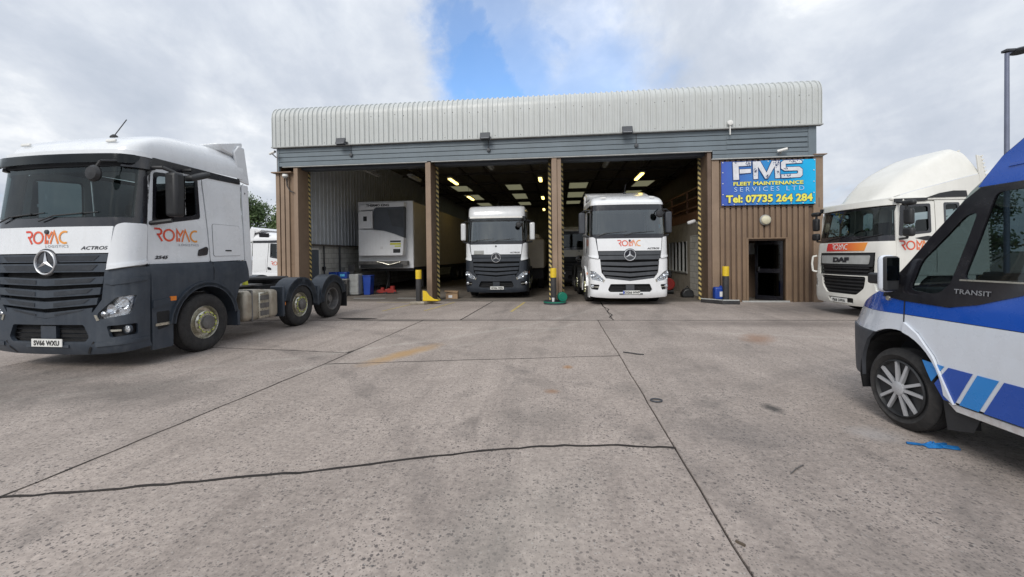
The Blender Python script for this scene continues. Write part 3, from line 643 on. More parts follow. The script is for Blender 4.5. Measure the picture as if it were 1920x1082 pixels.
# office block and gallery on the right of the last bay
ob = MB(); X0 = 5.18
ob.box(X0, X0+.14, 15.2, 17.6, 0, 2.95); ob.box(X0, X0+.14, 20.4, 34, 0, 2.95); ob.box(X0, X0+.14, 17.6, 20.4, 0, .85); ob.box(X0, X0+.14, 17.6, 20.4, 2.1, 2.95); ob.box(X0, 8.2, 15.2, 34, 2.96, 3.05)
ob.build('office_wall', 'inner', B)
MB().box(X0-.01, X0-.002, 15.2, 17.2, 0, 2.3).build('wall_board', 'block', B)
MB().box(X0+.5, X0+.54, 17.6, 20.4, .5, 2.3).build('office_back', 'hollow', B)
wf = MB().box(X0-.03, X0+.06, 17.56, 20.44, .80, .86).build('window_sill', 'trim', B)
for i in range(6): MB().box(X0-.02, X0+.05, 17.6+i*.54, 17.68+i*.54, .86, 2.1).build('window_bar', 'trim', B)
for z in (3.35, 3.7, 4.05): MB().box(X0, X0+.05, 15.3, 34, z, z+.06).build('gallery_rail', 'railing', B)
for i in range(8): MB().box(X0, X0+.06, 15.3+i*2.3, 15.38+i*2.3, 3.05, 4.1).build('gallery_post', 'railing', B)
MB().box(X0-.02, X0+.0, 15.3, 34, 2.85, 3.2).build('gallery_edge', 'railing', B)
MB().box(X0+1.5, X0+1.6, 15.3, 34, 3.05, 4.3).build('gallery_board', 'railing', B)

# ------------------------------------------------------------------ vehicles: shared pieces
class Cab:
    def __init__(s, xf, w, r=.30, bow=.12, cx=-1.3, twist=0): s.xf = xf; s.wt = w; s.r = r; s.bow = bow; s.cx = cx
    def W(s, z): return interp(s.wt, z)
    def front(s, u, z):
        w = s.W(z); A = w-s.r; x0 = interp(s.xf, z); sg = 1 if u >= 0 else -1; a = abs(u)
        if a <= A: return (x0-s.bow*(a/A)**2, sg*a, z)
        cx = x0-s.bow-s.r; t = (a-A)/s.r
        if t <= PI/2: return (cx+s.r*math.cos(t), sg*(A+s.r*math.sin(t)), z)
        return (cx-(a-A-s.r*PI/2), sg*w, z)
    def left(s, u, z): return (-u, s.W(z), z)
    def right(s, u, z): return (-u, -s.W(z), z)
def tyre_profile(r, w, ri):
    h = w/2; s = .018
    return [(ri, -h+.03), (ri+.03, -h+.012), (ri+(r-ri)*.45, -h), (r-.05, -h+.01), (r-.015, -h+.03), (r, -h+.055), (r, -.085*w/.3), (r-s, -.08*w/.3), (r-s, -.065*w/.3), (r, -.06*w/.3), (r, .06*w/.3), (r-s, .065*w/.3), (r-s, .08*w/.3), (r, .085*w/.3),
            (r, h-.055), (r-.015, h-.03), (r-.05, h-.01), (ri+(r-ri)*.45, h), (ri+.03, h-.012), (ri, h-.03)]
def truck_wheel(parent, x, y, sg, kind='front', r=.5, name='wheel'):
    # y is the outer face of the tyre; sg +1 on the left
    root = MB().cyl((x, y-sg*.30, r), (x, y-sg*.16, r), .16, n=16).build(name, 'chassis', parent)
    wd = .31
    MB().lathe(tyre_profile(r, wd, .29), (x, y-sg*wd/2, r), 'y', 40, sg).build('tyre', 'tyre', root, True)
    if kind == 'front':
        pr = [(.295, -.14), (.30, -.02), (.285, -.012), (.27, -.03), (.262, -.09), (.20, -.10), (.195, -.02), (.165, .0), (.16, .02), (.10, .03), (.0, .03)]
        MB().lathe(pr, (x, y-sg*.02, r), 'y', 32, sg).build('rim', 'alloy', root, True)
        MB().lathe([(.125, .012), (.12, .055), (.085, .07), (0, .07)], (x, y-sg*.01, r), 'y', 20, sg).build('hub_cap', 'steel', root, True)
        ring = MB(); nt = MB()
        for i in range(10):
            t = 2*PI*i/10+.2; cx, cz = x+.168*math.cos(t), r+.168*math.sin(t)
            ring.cyl((cx, y-sg*.025, cz), (cx, y+sg*.022, cz), .021, .017, n=8)
            for q in (-1, 1):
                nt.obox((x+.176*math.cos(t+q*.10), y+sg*.016, r+.176*math.sin(t+q*.10)), (.018, .010, .036), (0, -(t+q*.4), 0))
        tag(ring.build('wheel_nuts', 'alloy', root, True), kind='stuff'); tag(nt.build('nut_indicators', 'nut', root), kind='stuff')
    else:
        pr = [(.295, -.02), (.30, .0), (.285, .005), (.27, -.01), (.262, -.06), (.25, -.17), (.19, -.20), (.12, -.20), (.115, -.12), (.09, -.06), (0, -.06)]
        MB().lathe(pr, (x, y-sg*.02, r), 'y', 32, sg).build('rim', 'steel' if kind == 'rear' else 'alloy', root, True)
        ring = MB()
        for i in range(10):
            t = 2*PI*i/10; cx, cz = x+.165*math.cos(t), r+.165*math.sin(t)
            ring.cyl((cx, y-sg*.23, cz), (cx, y-sg*.17, cz), .02, n=6)
        tag(ring.build('wheel_nuts', 'steel', root), kind='stuff')
    return root
def arcfender(mb, x, z, r, a0, a1, y0, y1, th=.02, n=14, lip=.05):
    rows = []
    for i in range(n+1):
        t = R(a0+(a1-a0)*i/n); c, s = math.cos(t), math.sin(t)
        rows.append([(x+(r-lip)*c, y1, z+(r-lip)*s), (x+r*c, y1, z+r*s), (x+r*c, y0, z+r*s), (x+(r-lip)*c, y0, z+(r-lip)*s)])
    mb.grid(rows); rows = [[(p[0]-(p[0]-x)*th/r, p[1], p[2]-(p[2]-z)*th/r) for p in q] for q in rows]; mb.grid(rows)
    return mb
def star_badge(parent, x, y, z, r):
    b = MB().lathe([(r*1.12, -.02), (r*1.12, .008), (r*.98, .012), (0, .012)], (x, y, z), 'x', 28, 1).build('star_badge', 'gloss_black', parent, True)
    ringp = [(r*.88, .0), (r*.9, .03), (r*.95, .038), (r, .03), (r*1.02, .0)]
    MB().lathe(ringp, (x, y, z), 'x', 36, 1).build('badge_ring', 'badge', b, True)
    m = MB()
    for k in range(3):
        t = PI/2+k*2*PI/3
        tip = (x+.02, y+math.cos(t)*r*.9, z+math.sin(t)*r*.9); cc = (x+.045, y, z)
        l = (x+.018, y+math.cos(t+PI/3)*r*.17, z+math.sin(t+PI/3)*r*.17); rr = (x+.018, y+math.cos(t-PI/3)*r*.17, z+math.sin(t-PI/3)*r*.17)
        m.add([tip, l, cc, rr], [(0, 1, 2), (0, 2, 3)])
    m.build('badge_star', 'badge', b)
    return b
def number_plate(parent, text, x, y, z, w=.52, h=.112, eu=False, xs=.92):
    p = MB().box(x-.012, x, y-w/2, y+w/2, z-h/2, z+h/2).build('number_plate', 'plate_white', parent)
    t = text2d(text, h*.86, .004, xs, 0, 1.04)
    flat(t, (x+.003, y+(.02 if eu else 0), z-h*.31), (0, 1, 0), (0, 0, 1)).build('plate_lettering', 'plate_ink', p)
    if eu: MB().box(x, x+.002, y-w/2+.004, y-w/2+.045, z-h/2+.004, z+h/2-.004).build('plate_band', 'eu_blue', p)
    return p
def rbox(mb, c, sz): return mb.obox(c, sz)

def actros(cfg, name='tractor_unit'):
    """Forward-control lorry cab with chassis; x forward, y to its left, origin on the ground under the bumper."""
    T = empty(name); low = cfg['low']; body = cfg['body']; grl = cfg['grille']; vis = cfg.get('detail', 2)
    xf = [(.25, -.06), (.36, 0), (.85, .0), (1.7, -.02), (2.1, -.04), (3.0, -.15), (3.2, -.18), (3.4, -.2)]
    C = Cab(xf, [(.2, 1.18), (1.45, 1.20), (1.53, 1.17), (2.2, 1.165), (3.2, 1.13), (3.5, 1.12)], .23, .07)
    F = C.front; sides = [(C.left, 1, 'l'), (C.right, -1, 'r')]
    P = lambda nm, poly, m, holes=(), thick=.025, off=0., res=.1, surf=F, rad=.0, par=T: patch(surf, rpoly(poly, rad) if rad else poly, [rpoly(h, .03) for h in holes], thick, off, res).build(nm, m, par, True, ang=.7)
    # bumper, grille, lamps
    hl = [(.80, .83), (.83, .75), (1.20, .82), (1.27, 1.10), (1.06, 1.07), (.93, .95)]
    fog = [(.93, .66), (1.27, .68), (1.27, .52), (.98, .49)]
    mir = lambda p: [(-a, b) for a, b in p][::-1]
    intake = [(-.60, .68), (.60, .68), (.68, .50), (.62, .43), (-.62, .43), (-.68, .50)]
    bump = [(.91, 1.46), (1.46, 1.50), (1.44, .30), (.64, .25), (-.64, .25), (-1.44, .30), (-1.46, 1.50), (-.91, 1.46), (-.87, 1.04), (-.74, .86), (0, .77), (.74, .86), (.87, 1.04)]
    b = P('bumper', bump, low, (hl, mir(hl), fog, mir(fog), intake), .05, .03, .08)
    if vis > 1:
        P('bumper_seam', [(.60, .27), (.63, .26), (.76, .43), (.74, .44)], 'hollow', (), .004, .034)
        P('bumper_seam', [(-.60, .27), (-.74, .44), (-.76, .43), (-.63, .26)], 'hollow', (), .004, .034)
        P('bumper_ridge', [(.92, 1.33), (1.40, 1.36), (1.41, 1.31), (1.02, 1.25), (.92, 1.27)], low, (), .03, .05, .1)
        P('bumper_ridge', [(-.92, 1.33), (-.92, 1.27), (-1.02, 1.25), (-1.41, 1.31), (-1.40, 1.36)], low, (), .03, .05, .1)
        P('bumper_lip', [(.78, .42), (1.42, .46), (1.42, .41), (.78, .36)], low, (), .02, .045)
        P('bumper_lip', [(-.78, .42), (-.78, .36), (-1.42, .41), (-1.42, .46)], low, (), .02, .045)
    P('lower_intake', [(-.7, .7), (.7, .7), (.7, .4), (-.7, .4)], 'hollow', (), .01, -.06)
    m = MB()
    for k in range(3):
        z = .62-k*.065; m.add([F(u, z) for u in (-.62, .62)]+[(F(u, z-.02)[0]-.03, u, z-.02) for u in (-.62, .62)], [(0, 1, 3, 2)])
    m.build('intake_bars', grl, T)
    P('intake_block', [(-.13, .66), (.13, .66), (.13, .47), (-.13, .47)], grl if not low.startswith('slate') else low, (), .05, .0)
    for sg in (1, -1):
        g = (lambda p: p) if sg == 1 else mir
        h = P('headlight', g([(.78, .86), (.81, .73), (1.22, .80), (1.29, 1.12), (1.04, 1.09), (.91, .96)]), 'lens', (), .01, -.035, .06)
        mm = MB()
        for (u, z, r_) in ((1.0, .90, .075), (1.15, .98, .085), (.88, .83, .04)):
            p = Vector(F(sg*u, z)); mm.lathe([(r_, .03), (r_*.8, .0), (r_*.45, -.03), (.0, -.035)], (p.x-.015, p.y, p.z), 'x', 16)
        mm.build('lamp_reflector', 'chrome', h, True)
        P('lamp_cover', g([(.80, .835), (.83, .75), (1.20, .82), (1.27, 1.10), (1.06, 1.07), (.93, .95)]), 'glass_c', (), .0, .022, .07, par=h)
        P('side_reflector', g([(.765, .82), (.80, .82), (.84, .745), (.80, .735)]), 'alloy', (), .01, .04)
        P('fog_recess', g([(.9, .70), (1.3, .71), (1.3, .50), (.95, .46)]), 'hollow', (), .01, -.05)
        p = Vector(F(sg*1.17, .6)); fl = MB().lathe([(.055, 0), (.05, .03), (0, .04)], (p.x-.02, p.y, p.z), 'x', 16).build('fog_lamp', 'lens', T, True)
        MB().lathe([(.064, 0), (.064, .035), (.054, .035)], (p.x-.02, p.y, p.z), 'x', 16).build('lamp_ring', grl, fl, True)
        p = Vector(F(sg*1.02, .585)); P('fog_blade', g([(.95, .60), (1.1, .6), (1.1, .575), (.96, .57)]), 'alloy', (), .02, .0)
    P('grille_backing', [(-.96, 1.70), (.96, 1.70), (.92, 1.35), (.88, 1.04), (.72, .84), (0, .75), (-.72, .84), (-.88, 1.04), (-.92, 1.35)], 'hollow', (), .01, -.07)
    for (wk, z1, hh, d, o) in ((.945, 1.70, .115, 0, .02), (.93, 1.565, .125, 0, .03), (.90, 1.375, .105, .03, .03), (.87, 1.22, .105, .045, .04), (.83, 1.07, .10, .06, .045), (.74, .925, .075, .075, .03)):
        sl = P('grille_slat', [(-wk, z1), (0, z1-d), (wk, z1), (wk-.02, z1-hh), (0, z1-hh-d), (-wk+.02, z1-hh)], grl, (), .06, o, .12)
        if vis > 1: P('slat_mesh', [(.16, z1-d*.85-.025), (wk-.12, z1-.022), (wk-.2, z1-hh+.022), (.16, z1-hh-d*.85+.02)], 'slatmesh', (), .004, o+.006, .15, par=sl); P('slat_mesh', mir([(.16, z1-d*.85-.025), (wk-.12, z1-.022), (wk-.2, z1-hh+.022), (.16, z1-hh-d*.85+.02)]), 'slatmesh', (), .004, o+.006, .15, par=sl)
    # upper front panel, corner pods
    P('front_panel', [(-.965, 1.715), (.965, 1.715), (1.0, 2.10), (-1.0, 2.10)], body, (), .03, .02)
    for g in ((lambda p: p), mir):
        cp = P('corner_panel', g([(.945, 1.475), (1.375, 1.535), (1.375, 2.15), (1.10, 2.15), (1.035, 2.11)]), body, (), .05, .05, .07, rad=.05)
        P('corner_backing', g([(.90, 1.44), (1.47, 1.50), (1.45, 2.12), (.99, 2.11)]), 'gloss_black', (), .01, -.004, .07)
        P('corner_lip', g([(.955, 1.465), (1.37, 1.525), (1.37, 1.595), (.98, 1.54)]), body, (), .05, .068, .08, par=cp)
    # windscreen
    fr = P('windscreen_surround', [(-1.40, 2.10), (1.40, 2.10), (1.37, 3.20), (-1.37, 3.20)], 'gloss_black', [[(-1.19, 2.25), (1.19, 2.25), (1.18, 2.92), (-1.18, 2.92)]], .03, .0, .09)
    P('windscreen', [(-1.21, 2.24), (1.21, 2.24), (1.20, 2.99), (-1.20, 2.99)], cfg.get('glass', 'glass'), (), 0, .006, .09)
    for k, (u0, u1) in enumerate(((-.95, -.3), (-.15, .55))):
        pz = [Vector(F(u0, 2.19)), Vector(F((u0+u1)/2-.1, 2.27)), Vector(F(u1, 2.30))]; pz = [q+Vector((.035, 0, 0)) for q in pz]
        wp = MB().tube(pz, .011, 6).build('wiper', 'black', T)
        MB().tube([Vector(F(u1-.45, 2.27))+Vector((.022, 0, 0)), Vector(F(u1+.22, 2.315))+Vector((.022, 0, 0))], .009, 5).build('wiper_blade', 'black', wp)
    # sun visor
    zt = cfg['ztop']
    if cfg['visor']:
        v = P('sun_visor', [(-1.14, 3.02), (1.14, 3.02), (1.18, 3.155), (-1.18, 3.155)], 'visor' if cfg['visor'] == 1 else 'glass_c', (), .012, .11, .1, rad=.06)
        for u in (-1.0, -.35, .35, 1.0):
            MB().tube([F(u, 3.14), Vector(F(u, 3.1))+Vector((.10, 0, 0))], .02, 6).build('visor_bracket', 'black', v)
        if cfg['visor'] == 1:
            for g in ((lambda p: p), mir): P('visor_end', g([(1.0, 2.98), (1.40, 2.99), (1.42, 3.14), (1.12, 3.17)]), 'gloss_black', (), .05, .06, .08, rad=.04, par=v)
        if cfg['visor'] == 2: P('visor_edge', [(-.98, 3.10), (.98, 3.10), (.98, 3.17), (-.98, 3.17)], 'plate_white', (), .02, .15, .1, par=v)
    if cfg['visor']: P('header_panel', [(-1.3, 3.00), (1.3, 3.00), (1.3, 3.20), (-1.3, 3.20)], 'black', (), .02, .012)
    # sides
    for S, sg, q in sides:
        PS = lambda nm, poly, m, holes=(), thick=.025, off=0., rad=.03, par=T, res=.14: patch(S, rpoly(poly, rad) if rad else poly, [rpoly(h, .06) for h in holes], thick, off, res).build(nm, m, par, True, ang=.7)
        win = [(.56, 2.19), (1.36, 2.34), (1.34, 3.01), (.62, 2.95)]
        d = PS('door', [(.44, 1.54), (1.58, 1.56), (1.44, 3.10), (.66, 3.09), (.50, 2.9)], body, [win], .03, .0)
        PS('door_window', [(.54, 2.16), (1.40, 2.32), (1.38, 3.04), (.60, 2.98)], 'glass_s', (), 0, -.012, .02, d)
        PS('window_seal', [(.53, 2.15), (1.40, 2.31), (1.38, 3.04), (.59, 2.98)], 'gloss_black', [[(.585, 2.23), (1.34, 2.37), (1.325, 2.985), (.645, 2.925)]], .015, .004, .05, d)
        PS('door_handle', [(1.32, 1.66), (1.52, 1.68), (1.54, 1.80), (1.50, 1.83), (1.34, 1.77)], 'gloss_black', (), .01, .012, .03, d, .08)
        PS('cab_side', [(1.60, 1.56), (2.39, 1.58), (2.32, 3.10), (1.47, 3.10)], body, (), .025, .0)
        PS('locker_lid', [(1.66, 1.66), (2.29, 1.67), (2.27, 2.24), (1.64, 2.24)], body, (), .018, .008, .04)
        if vis > 1:
            PS('locker_seam', [(1.655, 1.655), (2.295, 1.665), (2.275, 2.245), (1.635, 2.245)], 'grille', [[(1.665, 1.665), (2.285, 1.675), (2.265, 2.235), (1.645, 2.235)]], .003, .004, .04)
            PS('locker_latch', [(1.92, 1.75), (2.06, 1.75), (2.06, 1.775), (1.92, 1.775)], 'black', (), .006, .014, .005)
        PS('side_rail', [(.50, 3.05), (2.34, 3.065), (2.34, 3.165), (.60, 3.20), (.42, 3.12)], 'gloss_black', (), .03, .012, .02)
        # skirt with the wheel arch
        aw = [(1.42+.66*math.cos(R(t)), .52+.68*math.sin(R(t))) for t in range(168, 9, -14)]
        PS('skirt', [(.44, 1.535), (2.40, 1.565), (2.44, 1.18), (2.2, 1.12)]+aw[::-1]+[(.80, .60), (.80, .22), (.46, .22)], low, (), .04, .035, .02, T, .12)
        if vis > 1:
            PS('skirt_seam', [(1.585, 1.24), (1.597, 1.24), (1.605, 1.56), (1.593, 1.56)], 'hollow', (), .003, .038, 0)
            PS('step_recess', [(.52, .80), (.74, .80), (.72, .55), (.54, .52)], 'hollow', (), .004, .037, .03)
            PS('step_plate', [(.50, .62), (.76, .62), (.76, .58), (.50, .58)], 'alloy', (), .02, .05, .0)
            PS('skirt_ridge', [(.46, .98), (.80, 1.0), (.80, .92), (.46, .86)], low, (), .03, .05, .02)
        PS('side_marker', [(.74, 1.02), (.84, 1.02), (.84, .95), (.74, .95)], 'amber', (), .02, .055, .01)
        y = sg*1.205
        arcfender(MB(), -1.42, .52, .70, 5, 172, min(y+sg*.06, y-sg*.36), max(y+sg*.06, y-sg*.36), lip=.07).build('wheel_arch', low, T, True)
        MB().box(-2.16, -2.10, min(y+sg*.05, y-sg*.3), max(y+sg*.05, y-sg*.3), .33, .62).build('mud_flap', low, T, bev=.01)
    # mirrors
    for sg in (1, -1):
        MB().tube([(-.50, sg*1.14, 2.17), (-.66, sg*1.38, 2.22)], .035, 8).build('mirror_foot', 'black', T, True)
        ma = MB().tube([(-.50, sg*1.12, 3.03), (-.60, sg*1.30, 3.04), (-.70, sg*1.42, 2.97)], .028, 8).build('mirror_arm', 'black', T, True)
        MB().box(-.80, -.62, sg*1.39-.105, sg*1.39+.105, 2.28, 2.98).build('mirror_housing', cfg['mirror'], ma, bev=.05, seg=3)
        MB().box(-.806, -.80, sg*1.39-.09, sg*1.39+.09, 2.57, 2.94).build('mirror_glass', 'chrome', ma)
        MB().box(-.806, -.80, sg*1.39-.09, sg*1.39+.09, 2.32, 2.52).build('mirror_glass', 'chrome', ma)
    k = MB(); k.tube([(-1.1, 1.12, 3.10), (-1.12, 1.30, 3.10)], .03, 6).build('kerb_mirror_arm', 'black', T)
    MB().obox((-1.18, 1.34, 3.0), (.40, .18, .10), (0, .35, 0)).build('kerb_mirror', 'black', T, bev=.04, seg=3)
    k = MB().tube([(-.16, 1.02, 3.06), (.03, .98, 3.02), (.06, .92, 2.90)], .02, 6).build('front_mirror_arm', 'black', T)
    MB().lathe([(0, .05), (.09, .04), (.12, 0), (.11, -.03), (0, -.04)], (.06, .90, 2.84), 'x', 16).build('front_mirror', 'black', k, True)
    # interior
    i = MB(); i.box(-2.34, -.55, -1.08, 1.08, 1.15, 1.2).build('cab_floor', 'dash', T)
    bw = MB(); bw.box(-2.40, -2.36, -1.10, 1.10, 1.2, 3.15); bw.build('back_wall', body, T)
    MB().box(-2.355, -2.345, -1.05, 1.05, 1.2, 3.1).build('back_lining', 'curtain', T)
    MB().add([(-.35, -1.05, 2.16), (-.35, 1.05, 2.16), (-.85, 1.05, 2.10), (-.85, -1.05, 2.10), (-.85, -1.05, 1.5), (-.85, 1.05, 1.5), (-.35, -1.05, 1.5), (-.35, 1.05, 1.5)], [(0, 1, 2, 3), (3, 2, 5, 4), (0, 1, 7, 6)]).build('dashboard', 'dash', T)
    for y in (-.62, .62):
        s = MB().box(-1.75, -1.2, y-.25, y+.25, 1.5, 1.68).build('seat', 'seat', T, bev=.04)
        MB().obox((-1.72, y, 2.05), (.14, .5, .8), (0, -.12, 0)).build('seat_back', 'seat', s, bev=.05)
        MB().obox((-1.79, y, 2.55), (.1, .28, .2), (0, -.12, 0)).build('headrest', 'seat', s, bev=.04)
    sw = MB(); pts = [(-.98-.12*math.sin(t), -.62+.22*math.cos(t), 2.14+.18*math.sin(t)) for t in [2*PI*j/18 for j in range(19)]]
    sw.tube(pts, .017, 6); sw.box(-1.0, -.96, -.82, -.42, 2.12, 2.16); sw.build('steering_wheel', 'black', T, True)
    if cfg.get('cloth'): MB().obox((-.62, -.05, 2.2), (.25, .42, .1), (.1, .1, .4)).build('hi_vis_jacket', 'orange', T, bev=.03)
    # roof shell
    hx = cfg['roof']                     # height of the dome above 3.19 along x
    zb = 3.185; xr = -2.40; rows = []; nexp = cfg.get('nexp', 2.6); lean = cfg.get('lean', .0)
    out = []
    tot = C.W(zb)-.3+.3*PI/2
    smax = tot+ (-xr-(-(interp(xf, zb)-C.bow-C.r)))
    n = 60
    for j in range(n+1):
        u = -smax+2*smax*j/n; out.append(Vector(F(u, zb)))
    for kz in range(0, 13):
        v = kz/12; s = (max(0, 1-v**nexp))**(1/nexp); row = []
        for p in out:
            x = xr+(p.x-xr)*(s if nexp < 8 else s**.5)-.22*v*v; bulge = .05*math.sin(min(1, v*4)*PI/2) if cfg.get('bulge') else 0
            h = interp(hx, -p.x+.0)
            hc = interp(hx, -x)
            z = zb+v*(h*(1-v)+hc*v)
            row.append((x, p.y*s, z))
        rows.append(row)
    MB().grid(rows).build('roof', body, T, True, ang=1.0)
    if cfg.get('roof_lip'): P('roof_lip', [(-1.33, 3.17), (1.33, 3.17), (1.33, 3.24), (-1.33, 3.24)], body, (), .03, .05 if cfg['visor'] else .02, .1)
    z0 = zb+interp(hx, .75)
    an = MB().lathe([(.06, 0), (.045, .03), (.02, .05), (0, .055)], (-.72, cfg.get('ant', .2), zb+cfg['antz']), 'z', 12).build('aerial_base', 'black', T, True)
    MB().tube([(-.72, cfg.get('ant', .2), zb+cfg['antz']+.03), (-.86, cfg.get('ant', .2)+.07, zb+cfg['antz']+.33)], .008, 5).build('aerial', 'black', an)
    for y in (.95, -.95):
        MB().obox((-.30, y*.80, zb+.22), (.03, .17, .045), (0, -.3, 0)).build('roof_marker_lamp', 'plate_white', T, bev=.01)
    # rear collar and deflector
    zd = cfg['deflect']
    for sg in (1, -1):
        y = sg*1.12; c = MB()
        c.prism([(-2.36, 3.14), (-2.24, zd-.15), (-2.36, zd), (-2.50, zd-.02), (-2.62, 3.10)], 'y', y, y-sg*.05); c.build('side_deflector', body, T, bev=.015)
        c = MB(); c.prism([(-2.42, 3.08), (-2.58, 3.08), (-2.66, 1.25), (-2.48, 1.25)], 'y', y, y-sg*.04); c.build('side_collar', body, T, bev=.01)
        MB().cyl((-2.42, sg*1.06, 3.03), (-2.50, sg*1.1, 2.9), .03, n=8).build('collar_hinge', 'black', T)
    if cfg.get('top_deflector'):
        c = MB(); zt_ = cfg['top_deflector']
        c.prism([(-1.9, zt_-.16), (-2.46, zt_), (-2.50, zt_-.02), (-2.46, zt_-.35), (-2.0, zt_-.25)], 'y', -1.08, 1.08); c.build('roof_deflector', body, T, bev=.02)
    # badges and lettering
    star_badge(T, interp(xf, 1.585)+.015, 0, 1.585, .18)
    if cfg.get('logo'):
        cf = cfg['logo']
        lg = lambda fm, surf, u, v, s, m, nm, off=.03, par=T, su=1: place(fm, surf, u, v, s, off, su=su).build(nm, m, par, fix=False)
        lg(LOGO, F, -.375, 1.855, .185, 'logo_f', 'logo_lettering', .026)
        if cf > 1:
            lg(LOGO, C.left, .56, 1.90, .20, 'logo_s', 'logo_lettering', .006)
            lg(text2d('LOGISTICS', .055, .0, 1.2, 0, 1.25), F, .17, 1.80, 1, 'grey_ink', 'small_lettering', .026)
            lg(text2d('LOGISTICS', .055, .0, 1.2, 0, 1.25), C.left, 1.16, 1.83, 1, 'grey_ink', 'small_lettering', .006)
        lg(LOGO, C.right, 1.34, 1.90, .20, 'logo_r', 'logo_lettering', .006, su=-1)
    if vis > 1:
        place(text2d('ACTROS', .07, .001, 1.4, .3), F, .74, 1.765, 1, .026).build('model_lettering', 'dark_ink', T, fix=False)
        place(text2d('2545', .07, .003, 1.5, .3), C.left, .66, 1.62, 1, .006).build('model_lettering', 'dark_ink', T, fix=False)
    else: place(text2d('ACTROS', .07, .003, 1.35, .3), F, .72, 1.755, 1, .026).build('model_lettering', 'dark_ink', T, fix=False)
    MB().lathe([(.035, 0), (.03, .02), (0, .025)], (interp(xf, 2.03)+.02, 0, 2.03), 'x', 12).build('front_camera', 'grille', T, True)
    number_plate(T, cfg['plate'], .045, cfg.get('platey', .03), .42, eu=cfg.get('eu', False))
    MB().box(.0, .03, -.34, .38, .35, .39).build('plate_holder', grl, T)
    # chassis
    ch = MB(); 
    for y in (-.42, .42): ch.box(-6.1, -1.0, y-.04, y+.04, .72, .98)
    for x in (-2.9, -3.9, -4.8, -6.0): ch.box(x-.05, x+.05, -.42, .42, .76, .92)
    ch.box(-1.6, -.4, -.5, .5, .45, 1.15); ch.build('chassis_frame', 'chassis', T)
    for ax, kd in ((-1.42, 'front'), (-4.08, 'mid'), (-5.45, 'rear')):
        MB().cyl((ax, -1.0, .5), (ax, 1.0, .5), .08, n=10).build('axle', 'chassis', T)
        for sg in (1, -1): truck_wheel(T, ax, sg*1.235, sg, 'front' if kd != 'rear' else 'rear')
    if cfg.get('chassis', 1):
        for sg in (1, -1):
            y0, y1 = sorted((sg*.62, sg*1.2))
            t1 = MB().box(-3.0, -2.34, y0, y1, .34, .96).build('fuel_tank', 'tank', T, bev=.10, seg=4)
            MB().box(-2.56, -2.52, y0-.01, y1+.01, .33, .97).build('tank_strap', 'steel', t1, bev=.09)
            MB().cyl((-2.45, sg*.8, .95), (-2.45, sg*.8, 1.0), .06, n=12).build('filler_cap', 'black', t1)
            bx = MB().box(-2.98, -2.70, min(sg*1.12, sg*1.235), max(sg*1.12, sg*1.235), .36, .90).build('step_frame', 'alloy', T, bev=.02)
            for z in (.42, .58, .74): MB().box(-2.96, -2.72, min(sg*1.2, sg*1.25), max(sg*1.2, sg*1.25), z, z+.10).build('step_opening', 'steel', bx)
            MB().box(-3.34, -3.05, y0, y1, .33, .93).build('air_tank', 'tank', T, bev=.09, seg=4)
            for ax in (-4.08, -5.45):
                ys = sorted((sg*.88, sg*1.26)); arcfender(MB(), ax, .52, .635, -6 if ax < -5 else 12, 186 if ax > -5 else 168, *ys, lip=.17, th=.03).build('mudguard', cfg.get('guard', low), T, True)
            MB().box(-3.50, -3.43, *sorted((sg*.9, sg*1.24)), .30, .98).build('mudguard_end', cfg.get('guard', low), T, bev=.03)
            MB().box(-4.80, -4.73, *sorted((sg*.88, sg*1.26)), .40, .92).build('mudguard_end', cfg.get('guard', low), T, bev=.03)
            MB().box(-6.12, -6.09, *sorted((sg*.88, sg*1.26)), .22, .85).build('mud_flap', 'black', T)
            MB().box(-3.52, -3.50, *sorted((sg*1.19, sg*1.23)), .55, .62).build('side_marker', 'amber', T)
            MB().box(-6.16, -6.12, *sorted((sg*.75, sg*1.15)), .62, .74).build('rear_lamp', 'red', T, bev=.01)
        MB().box(-3.6, -2.6, -.6, .6, 1.0, 1.03).build('catwalk', 'steel', T)
        fw_ = MB(); fw_.lathe([(0, .10), (.46, .10), (.48, .06), (.44, 0), (0, 0)], (-4.55, 0, 1.04), 'z', 24); fw_.build('fifth_wheel', 'chassis', T, True)
        MB().box(-4.8, -4.3, -.5, .5, .97, 1.06).build('fifth_wheel_mount', 'chassis', T)
        MB().cyl((-3.0, -.9, 1.2), (-3.0, -.9, 2.6), .10, n=12).build('exhaust_pipe', 'steel', T)
        for y in (-.2, 0, .2):
            MB().tube([(-2.5, y, 1.9), (-2.8, y*.8, 1.35), (-3.1, y*.6, 1.15), (-3.3, y, 1.3), (-3.0, y*1.2, 1.5)], .02, 6).build('air_hose', 'red' if y < 0 else 'black', T, True)
        MB().cyl((-3.2, .5, 1.03), (-3.2, .5, 1.16), .06, .04, n=12).build('beacon', 'sticker', T)
    return T

def put(o, x, y, th, s=1.):
    """x, y = world place of the bumper centre; th as in forward = (-sin th, -cos th)."""
    o.location = (x, y, 0); o.rotation_euler = (0, 0, math.atan2(-math.cos(th), -math.sin(th))); o.scale = (s, s, s); return o

